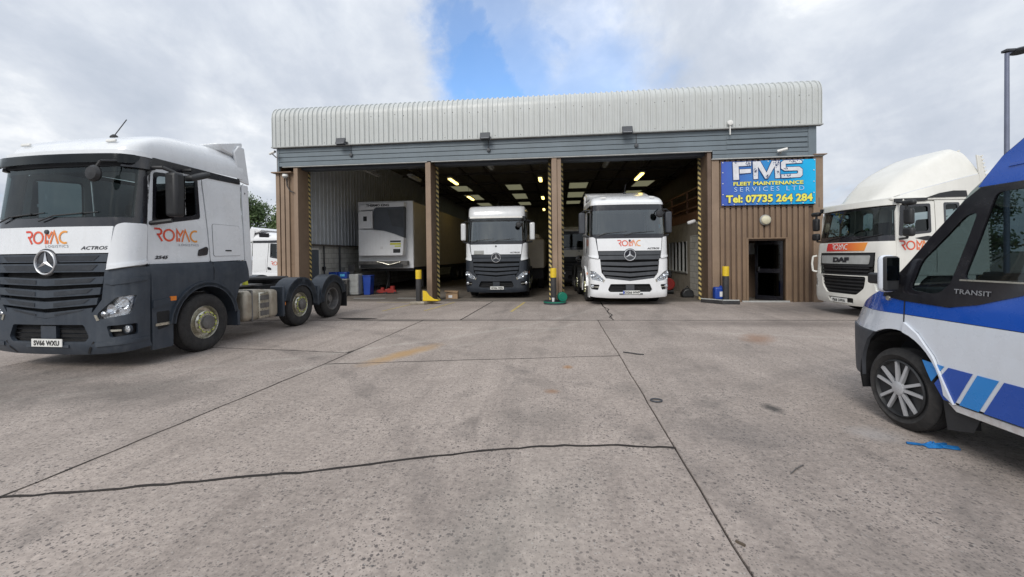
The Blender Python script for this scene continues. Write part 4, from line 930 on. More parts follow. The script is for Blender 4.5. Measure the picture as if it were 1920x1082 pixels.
t1 = actros(dict(low='slate', body='white', grille='slate', mirror='black', visor=1, ztop=3.4, roof=[(.15, .40), (.5, .50), (1.1, .57), (1.9, .62), (2.4, .62)], nexp=3.4, roof_lip=True, deflect=3.84, top_deflector=3.93, logo=2, plate='SV66 WXU', cloth=True, ant=.3, antz=.40))
put(t1, -7.415, 5.333, .0192)
tag(t1, 'white cab with slate grey bumper, nearest lorry at the left edge', 'lorry')
t2 = actros(dict(low='slate2', body='white', grille='slate2', mirror='white', visor=2, ztop=3.5, roof=[(.15, .46), (.7, .49), (2.4, .5)], nexp=10, roof_lip=False, deflect=3.68, top_deflector=None, logo=0, plate='WX66 WJN', glass='glass_hi', ant=.0, antz=.45, detail=1))
put(t2, -2.30, 15.45, -.03, .965)
tag(t2, 'white lorry cab with dark lower half and clear sun visor, standing in the middle bay', 'lorry')
MB().box(-.07, -.015, -.86, -.47, 1.72, 1.87).build('bonnet_plaque', 'cab_grey', t2, bev=.01)
t3 = actros(dict(low='white_clean', body='white_clean', grille='grille', mirror='bumper', visor=0, ztop=3.4, roof=[(.15, .34), (.6, .42), (1.1, .46), (2.4, .5)], nexp=3.2, roof_lip=True, deflect=3.75, top_deflector=3.86, logo=1, plate='OG66 HWP', guard='black', glass='glass_hi', eu=True, ant=.0, antz=.40, detail=1))
put(t3, 2.22, 13.35, -.055, 1.0)
tag(t3, 'all white lorry cab without sun visor, front poking out of the right hand bay', 'lorry')
place(text2d('P', .16, .01), Cab([(2.1, -.09), (3., -.31)], [(2, 1.16), (3.2, 1.12)]).front, 1.02, 2.42, 1, .012).build('window_sticker', 'cyan', t3, fix=False)
t5 = actros(dict(low='white_clean', body='white_clean', grille='grille', mirror='black', visor=0, ztop=3.4, roof=[(.3, .30), (.7, .40), (1.1, .46), (2.4, .54)], nexp=2.5, roof_lip=True, deflect=3.84, top_deflector=3.9, logo=1, plate='SV66 WXN', antz=.40, detail=1))
put(t5, -13.35, 21.25, R(-90)); t5.location.z = -.66
MB().obox((-1.75, -1.09, 3.45), (.55, .06, .28), (.2, .1, 0)).build('roof_window', 'gloss_black', t5, bev=.02)
tag(t5, 'white lorry cab facing right, parked far back behind the left corner of the workshop', 'lorry')
t6 = actros(dict(low='black', body='cream', grille='black', mirror='black', visor=0, ztop=3.4, roof=[(.3, .3), (2.4, .4)], nexp=3.2, roof_lip=False, deflect=3.5, top_deflector=None, logo=0, plate='FN15 ENT', antz=.2, detail=1, chassis=0))
put(t6, 1.05, 21.2, -.0, .88)
tag(t6, 'cream topped dark lorry half hidden behind the white cab in the right hand bay', 'lorry')
MB().box(-.26, -.2, .6, 1.0, 2.86, 3.08).build('red_roof_panel', 'redp', t6, bev=.01)

# ------------------------------------------------------------------ cream white lorry with tall wind deflector (right)
def daf():
    T = empty('tractor_unit')
    xf = [(.25, -.06), (.4, 0), (1.0, .0), (1.75, -.05), (2.6, -.20), (2.8, -.24)]
    C = Cab(xf, [(.2, 1.12), (1.6, 1.13), (2.75, 1.08)], .28, .12); F = C.front
    mir = lambda p: [(-a, b) for a, b in p][::-1]
    P = lambda nm, poly, m, holes=(), thick=.025, off=0., res=.1, surf=F, rad=.0, par=T: patch(surf, rpoly(poly, rad) if rad else poly, [rpoly(h, .05) for h in holes], thick, off, res).build(nm, m, par, True, ang=.7)
    grl = [(-.66, 1.10), (.66, 1.10), (.62, .72), (.46, .56), (-.46, .56), (-.62, .72)]
    hlp = [(.86, .86), (1.10, .98), (1.16, .72), (.9, .66)]
    P('bumper', [(-1.36, .98), (-.80, 1.02), (.80, 1.02), (1.36, .98), (1.34, .40), (1.1, .30), (.4, .28), (-.4, .28), (-1.1, .30), (-1.34, .40)], 'cream', ([(-.68, 1.00), (.68, 1.00), (.64, .72), (.46, .55), (-.46, .55), (-.64, .72)], hlp, mir(hlp), [(-.40, .46), (.40, .46), (.36, .33), (-.36, .33)]), .05, .03, .09)
    P('lower_grille', [(-.78, 1.28), (.78, 1.28), (.72, .68), (.5, .5), (-.5, .5), (-.72, .68)], 'hollow', (), .01, -.05)
    for z in [.60+.085*i for i in range(8)]:
        wk = interp([(.55, .45), (.75, .64), (1.3, .74)], z); P('grille_slat', [(-wk, z), (wk, z), (wk, z+.03), (-wk, z+.03)], 'black', (), .04, .0, .15)
    P('grille_frame', [(-.82, 1.56), (.82, 1.56), (.80, 1.24), (-.80, 1.24)], 'black', (), .03, .012, .1, rad=.03)
    bd = P('badge_panel', [(-.74, 1.51), (.74, 1.51), (.72, 1.30), (-.72, 1.30)], 'cab_grey', (), .03, .03, .1, rad=.03)
    place(text2d('DAF', .15, .012, 1.7), F, 0, 1.35, 1, .037).build('badge_lettering', 'dark_ink', bd, fix=False)
    P('front_panel', [(-1.30, 1.0), (-.84, 1.0), (-.84, 1.58), (.84, 1.58), (.84, 1.0), (1.30, 1.0), (1.34, 1.84), (-1.34, 1.84)], 'cream', (), .03, .01, .1)
    rp = P('red_panel', [(-.55, 1.62), (.60, 1.62), (.66, 1.82), (-.52, 1.82)], 'panel_f', (), .005, .02, .1)
    place(LOGO, F, -.32, 1.66, .13, .026).build('logo_lettering', 'plate_white', rp, fix=False)
    P('windscreen_surround', [(-1.32, 1.84), (1.30, 1.84), (1.30, 2.76), (-1.30, 2.76)], 'gloss_black', [[(-1.16, 1.98), (1.16, 1.98), (1.16, 2.62), (-1.16, 2.62)]], .03, .002)
    P('windscreen', [(-1.17, 1.97), (1.17, 1.97), (1.17, 2.63), (-1.17, 2.63)], 'glass', (), 0, .0)
    P('sun_visor', [(-1.2, 2.66), (1.2, 2.66), (1.16, 2.80), (-1.16, 2.80)], 'cream', (), .03, .07, .1, rad=.04)
    for u in (-.6, .3): MB().tube([Vector(F(u, 1.90))+Vector((.03, 0, 0)), Vector(F(u+.65, 2.0))+Vector((.03, 0, 0))], .012, 6).build('wiper', 'black', T)
    for g in ((lambda p: p), mir):
        h = P('headlight', g([(.84, .88), (1.12, 1.0), (1.18, .70), (.88, .64)]), 'lens', (), .01, -.02); P('lamp_cover', g(hlp), 'glass_c', (), 0, .02, .1, par=h)
    for sg in (1, -1):
        MB().tube([(-.2, sg*1.06, 1.5), (-.12, sg*1.11, 1.48), (-.11, sg*1.13, 1.28), (-.12, sg*1.11, 1.08), (-.2, sg*1.06, 1.06)], .025, 6).build('corner_guard', 'cream', T, True)
        S = C.left if sg == 1 else C.right
        PS = lambda nm, poly, m, holes=(), thick=.025, off=0., rad=.03, par=T: patch(S, rpoly(poly, rad) if rad else poly, [rpoly(h, .06) for h in holes], thick, off, .14).build(nm, m, par, True, ang=.7)
        d = PS('door', [(.36, 1.05), (1.30, 1.05), (1.28, 2.74), (.46, 2.74), (.38, 2.5)], 'cream', [[(.46, 1.98), (1.16, 2.05), (1.16, 2.66), (.52, 2.64)]], .03, .012)
        PS('door_window', [(.44, 1.96), (1.18, 2.03), (1.18, 2.68), (.50, 2.66)], 'glass_v', (), 0, -.008, .02, d)
        PS('window_seal', [(.43, 1.95), (1.19, 2.02), (1.19, 2.69), (.49, 2.67)], 'gloss_black', [[(.49, 2.01), (1.13, 2.07), (1.13, 2.63), (.54, 2.61)]], .012, .018, .05, d)
        PS('door_handle', [(1.05, 1.84), (1.24, 1.86), (1.24, 1.93), (1.10, 1.95), (.8, 1.90)], 'black', (), .01, .02, .02, d)
        PS('cab_side', [(1.32, 1.05), (2.38, 1.05), (2.36, 2.76), (1.30, 2.76)], 'cream', [[(1.53, 2.18), (1.84, 2.18), (1.84, 2.68), (1.53, 2.68)]], .025, .01)
        PS('side_window', [(1.52, 2.17), (1.85, 2.17), (1.85, 2.69), (1.52, 2.69)], 'glass', (), 0, .0)
        PS('side_window_seal', [(1.50, 2.15), (1.87, 2.15), (1.87, 2.71), (1.50, 2.71)], 'grille', [[(1.545, 2.19), (1.825, 2.19), (1.825, 2.67), (1.545, 2.67)]], .01, .016, .04)
        aw = [(1.40+.62*math.cos(R(t)), .5+.62*math.sin(R(t))) for t in range(170, 9, -16)]
        PS('skirt', [(.32, 1.04), (2.2, 1.04), (2.2, .6)]+aw[::-1]+[(.78, .6), (.74, .3), (.36, .36)], 'cream', (), .04, .02, .0)
        place(LOGO, S, .44 if sg == 1 else 1.3, 1.63, .21, .018, su=sg).build('logo_lettering', 'logo_s' if sg == 1 else 'logo_r', T, fix=False)
        PS('mirror_bracket', [(.34, 2.72), (1.1, 2.76), (1.1, 2.82), (.34, 2.80)], 'black', (), .03, .05, .02)
        MB().tube([(-.45, sg*1.12, 1.88), (-.42, sg*1.34, 1.90), (-.40, sg*1.36, 2.1)], .024).build('mirror_foot', 'black', T, True)
        ma = MB().tube([(-.42, sg*1.1, 2.72), (-.40, sg*1.34, 2.68), (-.40, sg*1.36, 2.4)], .028).build('mirror_arm', 'black', T, True)
        for (zz_, hh, ww) in ((2.38, .36, .20), (2.03, .20, .24), (2.68, .12, .3)): MB().obox((-.42, sg*1.38, zz_), (.12, ww, hh)).build('mirror_housing', 'black', ma, bev=.05, seg=3)
        # tall deflector sides
    MB().box(-2.36, -.45, -1.0, 1.0, 1.05, 1.1).build('cab_floor', 'dash', T)
    bwm = MB(); bwm.box(-2.40, -2.36, -1.06, 1.06, 1.1, 1.95); bwm.box(-2.40, -2.36, -1.06, 1.06, 2.62, 2.76)
    for y0, y1 in ((-1.06, -.85), (-.1, .1), (.85, 1.06)): bwm.box(-2.40, -2.36, y0, y1, 1.95, 2.62)
    bwm.build('back_wall', 'dash', T)
    MB().box(-.85, -.35, -1.0, 1.0, 1.5, 1.93).build('dashboard', 'dash', T, bev=.05)
    for y in (-.58, .58):
        s = MB().box(-1.6, -1.1, y-.24, y+.24, 1.35, 1.5).build('seat', 'seat', T, bev=.04)
        MB().obox((-1.6, y, 1.95), (.14, .48, .85), (0, -.12, 0)).build('seat_back', 'seat', s, bev=.05)
    sw = MB(); sw.tube([(-.95-.12*math.sin(t), -.58+.22*math.cos(t), 1.98+.18*math.sin(t)) for t in [2*PI*j/18 for j in range(19)]], .017, 6); sw.build('steering_wheel', 'black', T, True)
    # roof and deflector
    MB().box(-2.38, -.34, -1.06, 1.06, 2.75, 2.86).build('cab_roof', 'cream', T, bev=.05, seg=3)
    top = [(-.36, 2.81), (-.5, 2.96), (-.72, 3.18), (-1.0, 3.44), (-1.3, 3.64), (-1.6, 3.80), (-1.9, 3.95), (-2.14, 4.05), (-2.28, 4.0)]
    bot = [(-.38, 2.80), (-.50, 2.84), (-.72, 2.92), (-1.0, 3.02), (-1.3, 3.10), (-1.6, 3.18), (-1.9, 3.26), (-2.10, 3.31), (-2.40, 3.38)]
    hwt = [(.38, .55), (.7, .80), (1.1, .96), (1.6, 1.02), (2.5, 1.06)]
    rows = []
    for (xt, zt), (xb, zb) in zip(top, bot):
        wd = interp(hwt, -xb); row = []
        for j in range(25):
            t = PI*j/24; e = 2/9; cy_ = math.copysign(abs(math.cos(t))**e, math.cos(t)); s_ = math.sin(t)**e
            row.append((xb+(xt-xb)*s_, wd*cy_*(1-.30*s_), zb+(zt-zb)*s_))
        rows.append(row)
    dfl = MB().grid(rows).build('roof_deflector', 'cream', T, True, ang=.42)
    for sg in (1, -1):
        cl = MB()
        pp = [(b_[0], b_[1]-.012) for b_ in bot]; ws = [interp(hwt, -b_[0]) for b_ in bot]
        cl.grid([[(q[0], sg*(ww+.012), q[1]) for q, ww in zip(pp, ws)], [(q[0], sg*(1.07), 2.79) for q, ww in zip(pp, ws)]]); cl.build('deflector_skirt', 'cream', T, True)
    for sg in (1, -1):
        MB().prism([(-1.15, 2.83), (-1.45, 2.93), (-1.75, 2.98), (-2.05, 2.98), (-2.08, 2.84)], 'y', sg*1.085, sg*1.05).build('deflector_vent', 'black', T)
        sd_ = MB().prism([(-2.40, 1.1), (-2.62, 1.1), (-2.52, 3.3), (-2.42, 3.75), (-2.30, 3.80), (-2.40, 3.1)], 'y', sg*1.08, sg*1.04).build('side_deflector', 'cream', T, bev=.01)
        te = MB()
        for i in range(30):
            z = 1.3+i*.085; x = interp([(1.1, -2.62), (3.3, -2.52), (3.86, -2.38)], z); te.obox((x-.01, sg*1.07, z), (.05, .04, .03), (0, .5, 0))
        tag(te.build('edge_teeth', 'cream', sd_), kind='stuff')
    te = MB()
    for i in range(26):
        k = i/25; x = -.95-k*1.2; z = interp([(.5, 2.96), (.72, 3.18), (1.0, 3.44), (1.3, 3.64), (1.6, 3.80), (1.9, 3.95), (2.14, 4.05), (2.28, 4.0)], -x); te.obox((x, -interp(hwt, -x)*.62, z-.04), (.05, .03, .035), (0, -.5, 0))
    for i in range(10): te.obox((-2.29, .70-i*.15, 4.02-.02*abs(i-4.5)*.5), (.05, .04, .03), (0, .4, .3))
    tag(te.build('edge_teeth', 'cream', dfl), kind='stuff')
    ch = MB()
    for y in (-.42, .42): ch.box(-6.6, -.6, y-.04, y+.04, .72, .98)
    ch.box(-1.5, -.4, -.5, .5, .45, 1.0); ch.build('chassis_frame', 'chassis', T)
    for ax in (-1.40, -5.2):
        MB().cyl((ax, -1, .5), (ax, 1, .5), .08).build('axle', 'chassis', T)
        for sg in (1, -1): truck_wheel(T, ax, sg*1.16, sg, 'front' if ax > -2 else 'rear')
    number_plate(T, 'FJ66 UWA', .05, .0, .385, .5, .11)
    P('step_bar', [(-.42, .47), (.42, .47), (.40, .32), (-.40, .32)], 'black', (), .01, -.02)
    MB().tube([(-.2, -.98, 2.85), (-.2, -.98, 3.12)], .006, 5).build('aerial', 'black', T)
    return T
dd = daf(); put(dd, 7.14, 11.51, 1.443)
tag(dd, 'cream white lorry with tall humped roof wind deflector, parked right of the workshop door', 'lorry')

# ------------------------------------------------------------------ blue and white van (right edge)
def van():
    T = empty('panel_van'); r = .362
    def hw(x, z):
        u = -x; b = .955+.015*math.sin(min(1, max(0, (z-.3)/.9))*PI)
        if z > 1.15: b -= .085*(min(1, (z-1.15)/1.1))**1.3+(.03*max(0, z-2.15)/.4)
        if u < .80: b -= .37*((.80-u)/.80)**1.8+.16*((.80-u)/.80)*max(0, min(.35, z-.84))/.35
        if z > 1.2 and u < 1.9: b -= .05*((1.9-u)/1.0)*min(1, (z-1.2)/.5)
        return b
    L = lambda u, z: (-u, hw(-u, z), z); Rr = lambda u, z: (-u, -hw(-u, z), z)
    cenv = (-2.6, 0)
    aw = [(.93+.46*math.cos(R(t)), .40+.50*math.sin(R(t))) for t in range(0, 181, 12)]
    ar = [(4.15+.46*math.cos(R(t)), .40+.50*math.sin(R(t))) for t in range(0, 181, 12)]
    for S, sg in ((L, 1), (Rr, -1)):
        P = lambda nm, poly, m, holes=(), thick=.02, off=0., rad=0., par=T, res=.09: patch(S, rpoly(poly, rad) if rad else poly, [rpoly(h, .05) for h in holes], thick, off, res, cenv).build(nm, m, par, True, ang=.8)
        P('front_wing', [(.12, .84), (.71, .84)]+[(.93+.46*math.cos(R(t)), .40+.50*math.sin(R(t))) for t in range(112, 79, -8)]+[(1.012, .892), (1.012, 1.045), (.3, 1.035), (.10, 1.0)], 'vanwhite', (), .02)
        P('bumper_corner', [(.0, .34), (.47, .36), (.48, .5), (.51, .6), (.60, .75), (.70, .835), (.03, .835)], 'bumper', (), .03, .014)
        P('wing_top', [(.10, 1.003), (.3, 1.038), (1.015, 1.048), (1.015, 1.19), (.95, 1.30), (.72, 1.235), (.40, 1.125), (.18, 1.055)], 'blue')
        # door shell: white below, blue above
        arch2 = [q for q in aw if q[0] >= 1.02]
        P('arch_flare', [(1.02, .895)]+[(.93+.46*math.cos(R(t)), .40+.50*math.sin(R(t))) for t in range(78, -1, -8)]+[(1.46, .40), (1.30, .74), (1.16, .90), (1.03, .98)], 'vanwhite', (), .03, .02)
        P('door_lower', [(1.022, 1.045), (1.022, .975), (1.16, .91), (1.31, .74), (1.45, .42), (3.69-.15, .40), (3.69-.15, 1.05)], 'vanwhite')
        P('door_upper', [(1.022, 1.05), (3.54, 1.055), (3.54, 1.40), (2.3, 1.40), (1.9, 1.30), (1.42, 1.155), (1.022, 1.18)], 'blue')
        P('rear_side', [(3.55, .40)]+[q for q in ar if 3.69 <= q[0] <= 4.61][::-1]+[(4.62, .40), (5.1, .45), (5.12, 2.1), (3.55, 2.1)], 'vanwhite')
        P('sill_edge', [(1.40, .395), (1.46, .345), (3.6, .335), (3.6, .395)], 'rust', (), .02, -.005)
        # black pillar and window trim
        trim = [(.80, 1.27), (.79, 1.19), (1.02, 1.165), (1.40, 1.155), (1.62, 1.20), (2.0, 1.33), (3.4, 1.37), (3.4, 2.08), (1.56, 2.08), (1.45, 2.0), (1.18, 1.72), (.97, 1.46)]
        tr = P('window_trim', trim, 'gloss_black', [[(1.06, 1.27), (1.30, 1.25), (1.40, 1.33), (1.56, 1.90), (1.47, 1.88), (1.13, 1.52)], [(1.50, 1.385), (2.35, 1.395), (2.35, 2.03), (1.68, 2.03)], [(2.45, 1.395), (3.3, 1.40), (3.3, 2.03), (2.45, 2.03)]], .02, .006)
        P('quarter_window', [(1.05, 1.26), (1.31, 1.24), (1.42, 1.33), (1.58, 1.92), (1.46, 1.90), (1.12, 1.52)], 'glass_v', (), 0, .0, 0, tr)
        P('door_window', [(1.49, 1.375), (2.37, 1.385), (2.37, 2.04), (1.67, 2.04)], 'glass_v', (), 0, -.004, 0, tr)
        P('side_window', [(2.44, 1.385), (3.32, 1.39), (3.32, 2.04), (2.44, 2.04)], 'glass_v', (), 0, -.004, 0, tr)
        P('window_strip', [(1.48, 1.372), (2.4, 1.380), (2.4, 1.392), (1.48, 1.384)], 'alloy', (), .006, .012, 0, tr)
        if sg == 1: place(text2d('TRANSIT', .05, .001, 1.3, 0, 1.05), L, 1.58, 1.272, 1, .012, cen=cenv).build('model_lettering', 'silver_ink', tr, fix=False)
        P('roof_side', [(1.54, 2.085), (3.54, 2.085), (5.12, 2.1), (5.08, 2.62), (2.6, 2.60), (2.3, 2.56), (1.9, 2.44), (1.68, 2.28)], 'blue', (), .02, .004)
        P('roof_crease', [(1.74, 2.20), (3.54, 2.22), (3.54, 2.235), (1.76, 2.22)], 'blue3', (), .01, .012)
        # coloured slashes along the sill
        for pl, mt_ in (([(1.20, .69), (1.385, .68), (1.275, .53), (1.235, .61)], 'blue2'), ([(1.42, .68), (1.60, .68), (1.46, .41), (1.37, .41), (1.30, .52)], 'blue3'), ([(1.635, .68), (1.775, .68), (1.635, .41), (1.495, .41)], 'blue2'),
                        ([(1.81, .68), (2.06, .68), (1.92, .41), (1.67, .41)], 'blue3'), ([(2.10, .68), (2.34, .68), (2.20, .41), (1.96, .41)], 'blue2'), ([(2.38, .68), (3.3, .68), (3.16, .41), (2.24, .41)], 'blue3')):
            P('side_stripe', pl, mt_, (), .004, .005)
        P('door_seam', [(1.012, .90), (1.022, .90), (1.022, 1.19), (1.012, 1.19)], 'hollow', (), .003, .003)
        # mirror
        ma = MB().obox((-.86, sg*1.02, 1.36), (.16, .16, .10)).build('mirror_arm', 'black', T, bev=.02)
        MB().box(-1.0, -.91, *sorted((sg*.985, sg*1.13)), 1.24, 1.575).build('mirror_housing', 'vanwhite', ma, bev=.05, seg=3)
        MB().box(-1.015, -.97, *sorted((sg*.992, sg*1.12)), 1.25, 1.565).build('mirror_rim', 'black', ma, bev=.04, seg=3)
        MB().box(-1.022, -1.015, *sorted((sg*1.005, sg*1.108)), 1.35, 1.55).build('mirror_glass', 'glass_s', ma)
        bdg = Vector(S(.85, 1.175)); MB().lathe([(.024, 0), (.022, .012), (0, .014)], (bdg.x, bdg.y, bdg.z), 'y', 14, sg).build('side_repeater', 'alloy', T, True)
        # wheel arch liner and wheels
        for wxx in (-.93, -4.15):
            ys = sorted((sg*.90, sg*.58)); arcfender(MB(), wxx, .40, .49, -20, 200, *ys, lip=.0).build('wheel_arch_liner', 'hollow', T)
            y = sg*.945
            wr_ = MB().cyl((wxx, y-sg*.22, r), (wxx, y-sg*.12, r), .12).build('wheel', 'chassis', T)
            MB().lathe(tyre_profile(r, .225, .25), (wxx, y-sg*.1125, r), 'y', 44, sg).build('tyre', 'tyre', wr_, True)
            MB().lathe([(.252, -.05), (.255, -.01), (.245, -.0), (.235, -.03), (.06, -.05), (0, -.05)], (wxx, y, r), 'y', 32, sg).build('rim', 'black', wr_, True)
            tm = MB()
            for k in range(5):
                for q in (-.24, .24):
                    t = PI/2+2*PI*k/5+q+.12; t0 = PI/2+2*PI*k/5+.12+q*1.15
                    a_ = (wxx+.238*math.cos(t), r+.238*math.sin(t)); b2 = (wxx+.06*math.cos(t0), r+.06*math.sin(t0))
                    d = Vector((a_[0]-b2[0], a_[1]-b2[1])).normalized(); nx, nz = -d.y*.0125, d.x*.0125
                    base = y-sg*.03; tp = y+sg*.0
                    tm.add([(a_[0]+nx, base, a_[1]+nz), (a_[0]-nx, base, a_[1]-nz), (b2[0]-nx, base, b2[1]-nz), (b2[0]+nx, base, b2[1]+nz), (a_[0]+nx, tp-sg*.008, a_[1]+nz), (a_[0]-nx, tp-sg*.008, a_[1]-nz), (b2[0]-nx, tp, b2[1]-nz), (b2[0]+nx, tp, b2[1]+nz)],
                           [(4, 5, 6, 7), (0, 4, 7, 3), (1, 2, 6, 5), (0, 1, 5, 4), (2, 3, 7, 6)])
            tm.lathe([(.062, -.02), (.06, .004), (.045, .01), (0, .012)], (wxx, y, r), 'y', 20, sg)
            tm.build('wheel_trim', 'cover', wr_, True, ang=.5)
        MB().add([(-1.32, sg*.93, .46), (-1.38, sg*.94, .17), (-1.40, sg*.70, .17), (-1.36, sg*.68, .46), (-1.56, sg*.92, .22), (-1.60, sg*.91, .34)], [(0, 1, 2, 3), (0, 5, 4, 1)]).build('mud_flap', 'black', T)
    # strips across: bumper, bonnet, windscreen, roof
    def strip(nm, prof, m, n=14, crown=.03):
        rows = []
        for (u, z) in prof:
            h = hw(-u, min(z, 2.6))-.003; rows.append([(-u+(-.10 if u < .6 else -.03)*(abs(2*j/n-1)**3)*(1 if u < .9 else 0), h*(1-2*j/n), z+crown*(1-(2*j/n-1)**2)) for j in range(n+1)])
        return MB().grid(rows).build(nm, m, T, True, ang=.9)
    strip('bonnet', [(.10, 1.0), (.18, 1.055), (.40, 1.125), (.72, 1.235), (.84, 1.28)], 'blue')
    strip('windscreen', [(.86, 1.30), (.98, 1.46), (1.30, 1.84), (1.48, 2.06), (1.56, 2.13)], 'glass_v')
    strip('roof', [(1.56, 2.13), (1.68, 2.29), (1.9, 2.45), (2.3, 2.575), (2.6, 2.615), (5.08, 2.63)], 'blue')
    strip('front_bumper', [(-.03+.05, .30), (-.02, .36), (-.03, .60), (.02, .84)], 'bumper', crown=0)
    strip('front_panel', [(.0, .84), (.05, .95), (.10, 1.0)], 'vanwhite', crown=0)
    MB().box(-5.14, -5.10, -.93, .93, .4, 2.48).build('rear_doors', 'vanwhite', T, bev=.02)
    MB().box(-5.0, -1.45, -.80, .80, .30, .36).build('floor', 'chassis', T)
    MB().box(-1.2, -.9, -.84, .84, .9, 1.28).build('dashboard', 'dash', T, bev=.04)
    for y in (-.45, .45):
        s = MB().box(-2.3, -1.85, y-.24, y+.24, .75, .92).build('seat', 'seat', T, bev=.04)
        MB().obox((-2.34, y, 1.28), (.13, .46, .75), (0, -.1, 0)).build('seat_back', 'seat', s, bev=.05)
        MB().obox((-2.40, y, 1.72), (.09, .26, .18), (0, -.1, 0)).build('headrest', 'seat', s, bev=.04)
    sw = MB(); sw.tube([(-1.35-.10*math.sin(t), -.42+.2*math.cos(t), 1.28+.17*math.sin(t)) for t in [2*PI*j/18 for j in range(19)]], .016, 6); sw.build('steering_wheel', 'black', T, True)
    return T
vv = van(); put(vv, 3.935, 5.15, R(176))
tag(vv, 'blue and white panel van with slash stripes and silver wheel trims', 'van')

# ------------------------------------------------------------------ refrigerated trailer in the left bay
def trailer():
    T = empty('refrigerated_trailer', (-7.88, 18.6, 0), 0, 'white refrigerated trailer with grey panelled cooling unit on its front, in the left bay', 'trailer')
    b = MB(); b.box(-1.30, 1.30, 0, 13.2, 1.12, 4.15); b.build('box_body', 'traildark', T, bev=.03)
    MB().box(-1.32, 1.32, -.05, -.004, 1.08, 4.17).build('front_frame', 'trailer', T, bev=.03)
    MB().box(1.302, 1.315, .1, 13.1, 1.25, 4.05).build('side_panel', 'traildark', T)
    def fx(px): return -1.30+(px-666.6)*.02366
    def fz(py): return 4.15-(py-380)*.0238
    u = MB(); pts = [(fx(673), fz(485)), (fx(762), fz(485)), (fx(764.5), fz(451)), (fx(744), fz(443)), (fx(724), fz(437)), (fx(702), fz(434.5)), (fx(673), fz(433.5))]
    u.prism(pts, 'y', -.42, -.05); un = u.build('cooling_unit', 'trailer', T, bev=.05, seg=3)
    MB().box(fx(673), fx(701), -.36, -.05, fz(432.5), fz(399)).build('upper_panel', 'trailer', un, bev=.02)
    MB().prism([(fx(703), fz(436)), (fx(724), fz(438.5)), (fx(744), fz(444.5)), (fx(763), fz(452)), (fx(764), fz(392)), (fx(708), fz(392)), (fx(703), fz(396))], 'y', -.34, -.05).build('condenser_panel', 'unit', un, bev=.02)
    MB().prism([(fx(730), fz(396)), (fx(763), fz(396)), (fx(763), fz(432)), (fx(740), fz(428))], 'y', -.345, -.339).build('condenser_grille', 'grille', un)
    MB().prism([(fx(673), fz(398)), (fx(764), fz(391)), (fx(764), fz(383)), (fx(700), fz(383)), (fx(673), fz(388))], 'y', -.30, -.05).build('top_panel', 'trailer', un, bev=.02)
    MB().box(fx(683), fx(690), -.37, -.36, fz(418), fz(409)).build('display_window', 'black', un)
    flat(text2d('THERMO KING', .14, .006, 1.15), (fx(711), -.31, fz(390)), (1, 0, 0), (0, 0, 1)).build('unit_lettering', 'dark_ink', un, fix=False)
    MB().box(fx(737), fx(758), -.432, -.42, fz(459), fz(456)).build('warning_label', 'black', un)
    MB().box(fx(737), fx(758), -.432, -.42, fz(464), fz(460.5)).build('warning_label', 'sticker', un)
    MB().box(fx(746), fx(758), -.432, -.42, fz(468), fz(465.5)).build('warning_label', 'nut', un)
    MB().box(fx(743), fx(757), -.45, -.42, fz(479), fz(472)).build('control_hatch', 'black', un, bev=.02)
    MB().box(fx(717), fx(723), -.428, -.42, fz(472), fz(467)).build('paper_label', 'paper', un)
    MB().box(-1.2, 1.1, -.3, -.05, 1.22, 1.42).build('lower_frame', 'steel', T); MB().box(-1.1, -.6+1.5, -.33, -.29, 1.12, 1.28).build('lower_grille', 'black', T)
    MB().tube([(-.3, -.35, 1.4), (.3, -.38, 1.25), (.8, -.35, 1.38)], .025).build('hose', 'alloy', T)
    MB().box(-1.25, 1.25, .1, 13, .95, 1.11).build('chassis_frame', 'chassis', T)
    for y in (2.4,):
        for x in (-.9, .9): MB().box(x-.06, x+.06, y-.06, y+.06, .05, 1.0).build('landing_leg', 'steel', T)
    for y in (8.6, 9.9, 11.2):
        for sg in (1, -1):
            w_ = MB().lathe(tyre_profile(.5, .38, .29), (sg*1.05, y, .5), 'x', 24, sg).build('wheel', 'tyre', T, True)
            MB().lathe([(.29, .02), (.25, -.08), (.1, -.08), (0, -.02)], (sg*1.22, y, .5), 'x', 20, sg).build('rim', 'steel', w_, True)
    return T
trailer()
tb = empty('box_lorry_body', (-.75, 19.5, 0), 0, 'cream lorry body parked in the gloom behind the middle bay cab', 'trailer')
MB().box(-1.25, .1, 0, 9, 1.0, 2.35).build('lower_body', 'traildark', tb, bev=.05); MB().box(-1.3, -.1, .2, 9, 2.35, 2.6).build('upper_body', 'traildark', tb, bev=.1)
MB().box(-1.2, .05, .3, 9, .5, 1.0).build('chassis_frame', 'chassis', tb)
for y in (1.2, 7.5): MB().lathe(tyre_profile(.48, .3, .27), (-.1, y, .48), 'x', 24, 1).build('wheel', 'tyre', tb, True)
for a in sk: MB().box(a[0]+.001, a[1]-.001, a[2]+.001, a[3]-.001, 6.97, 6.99).build('rooflight', 'rooflight', B)

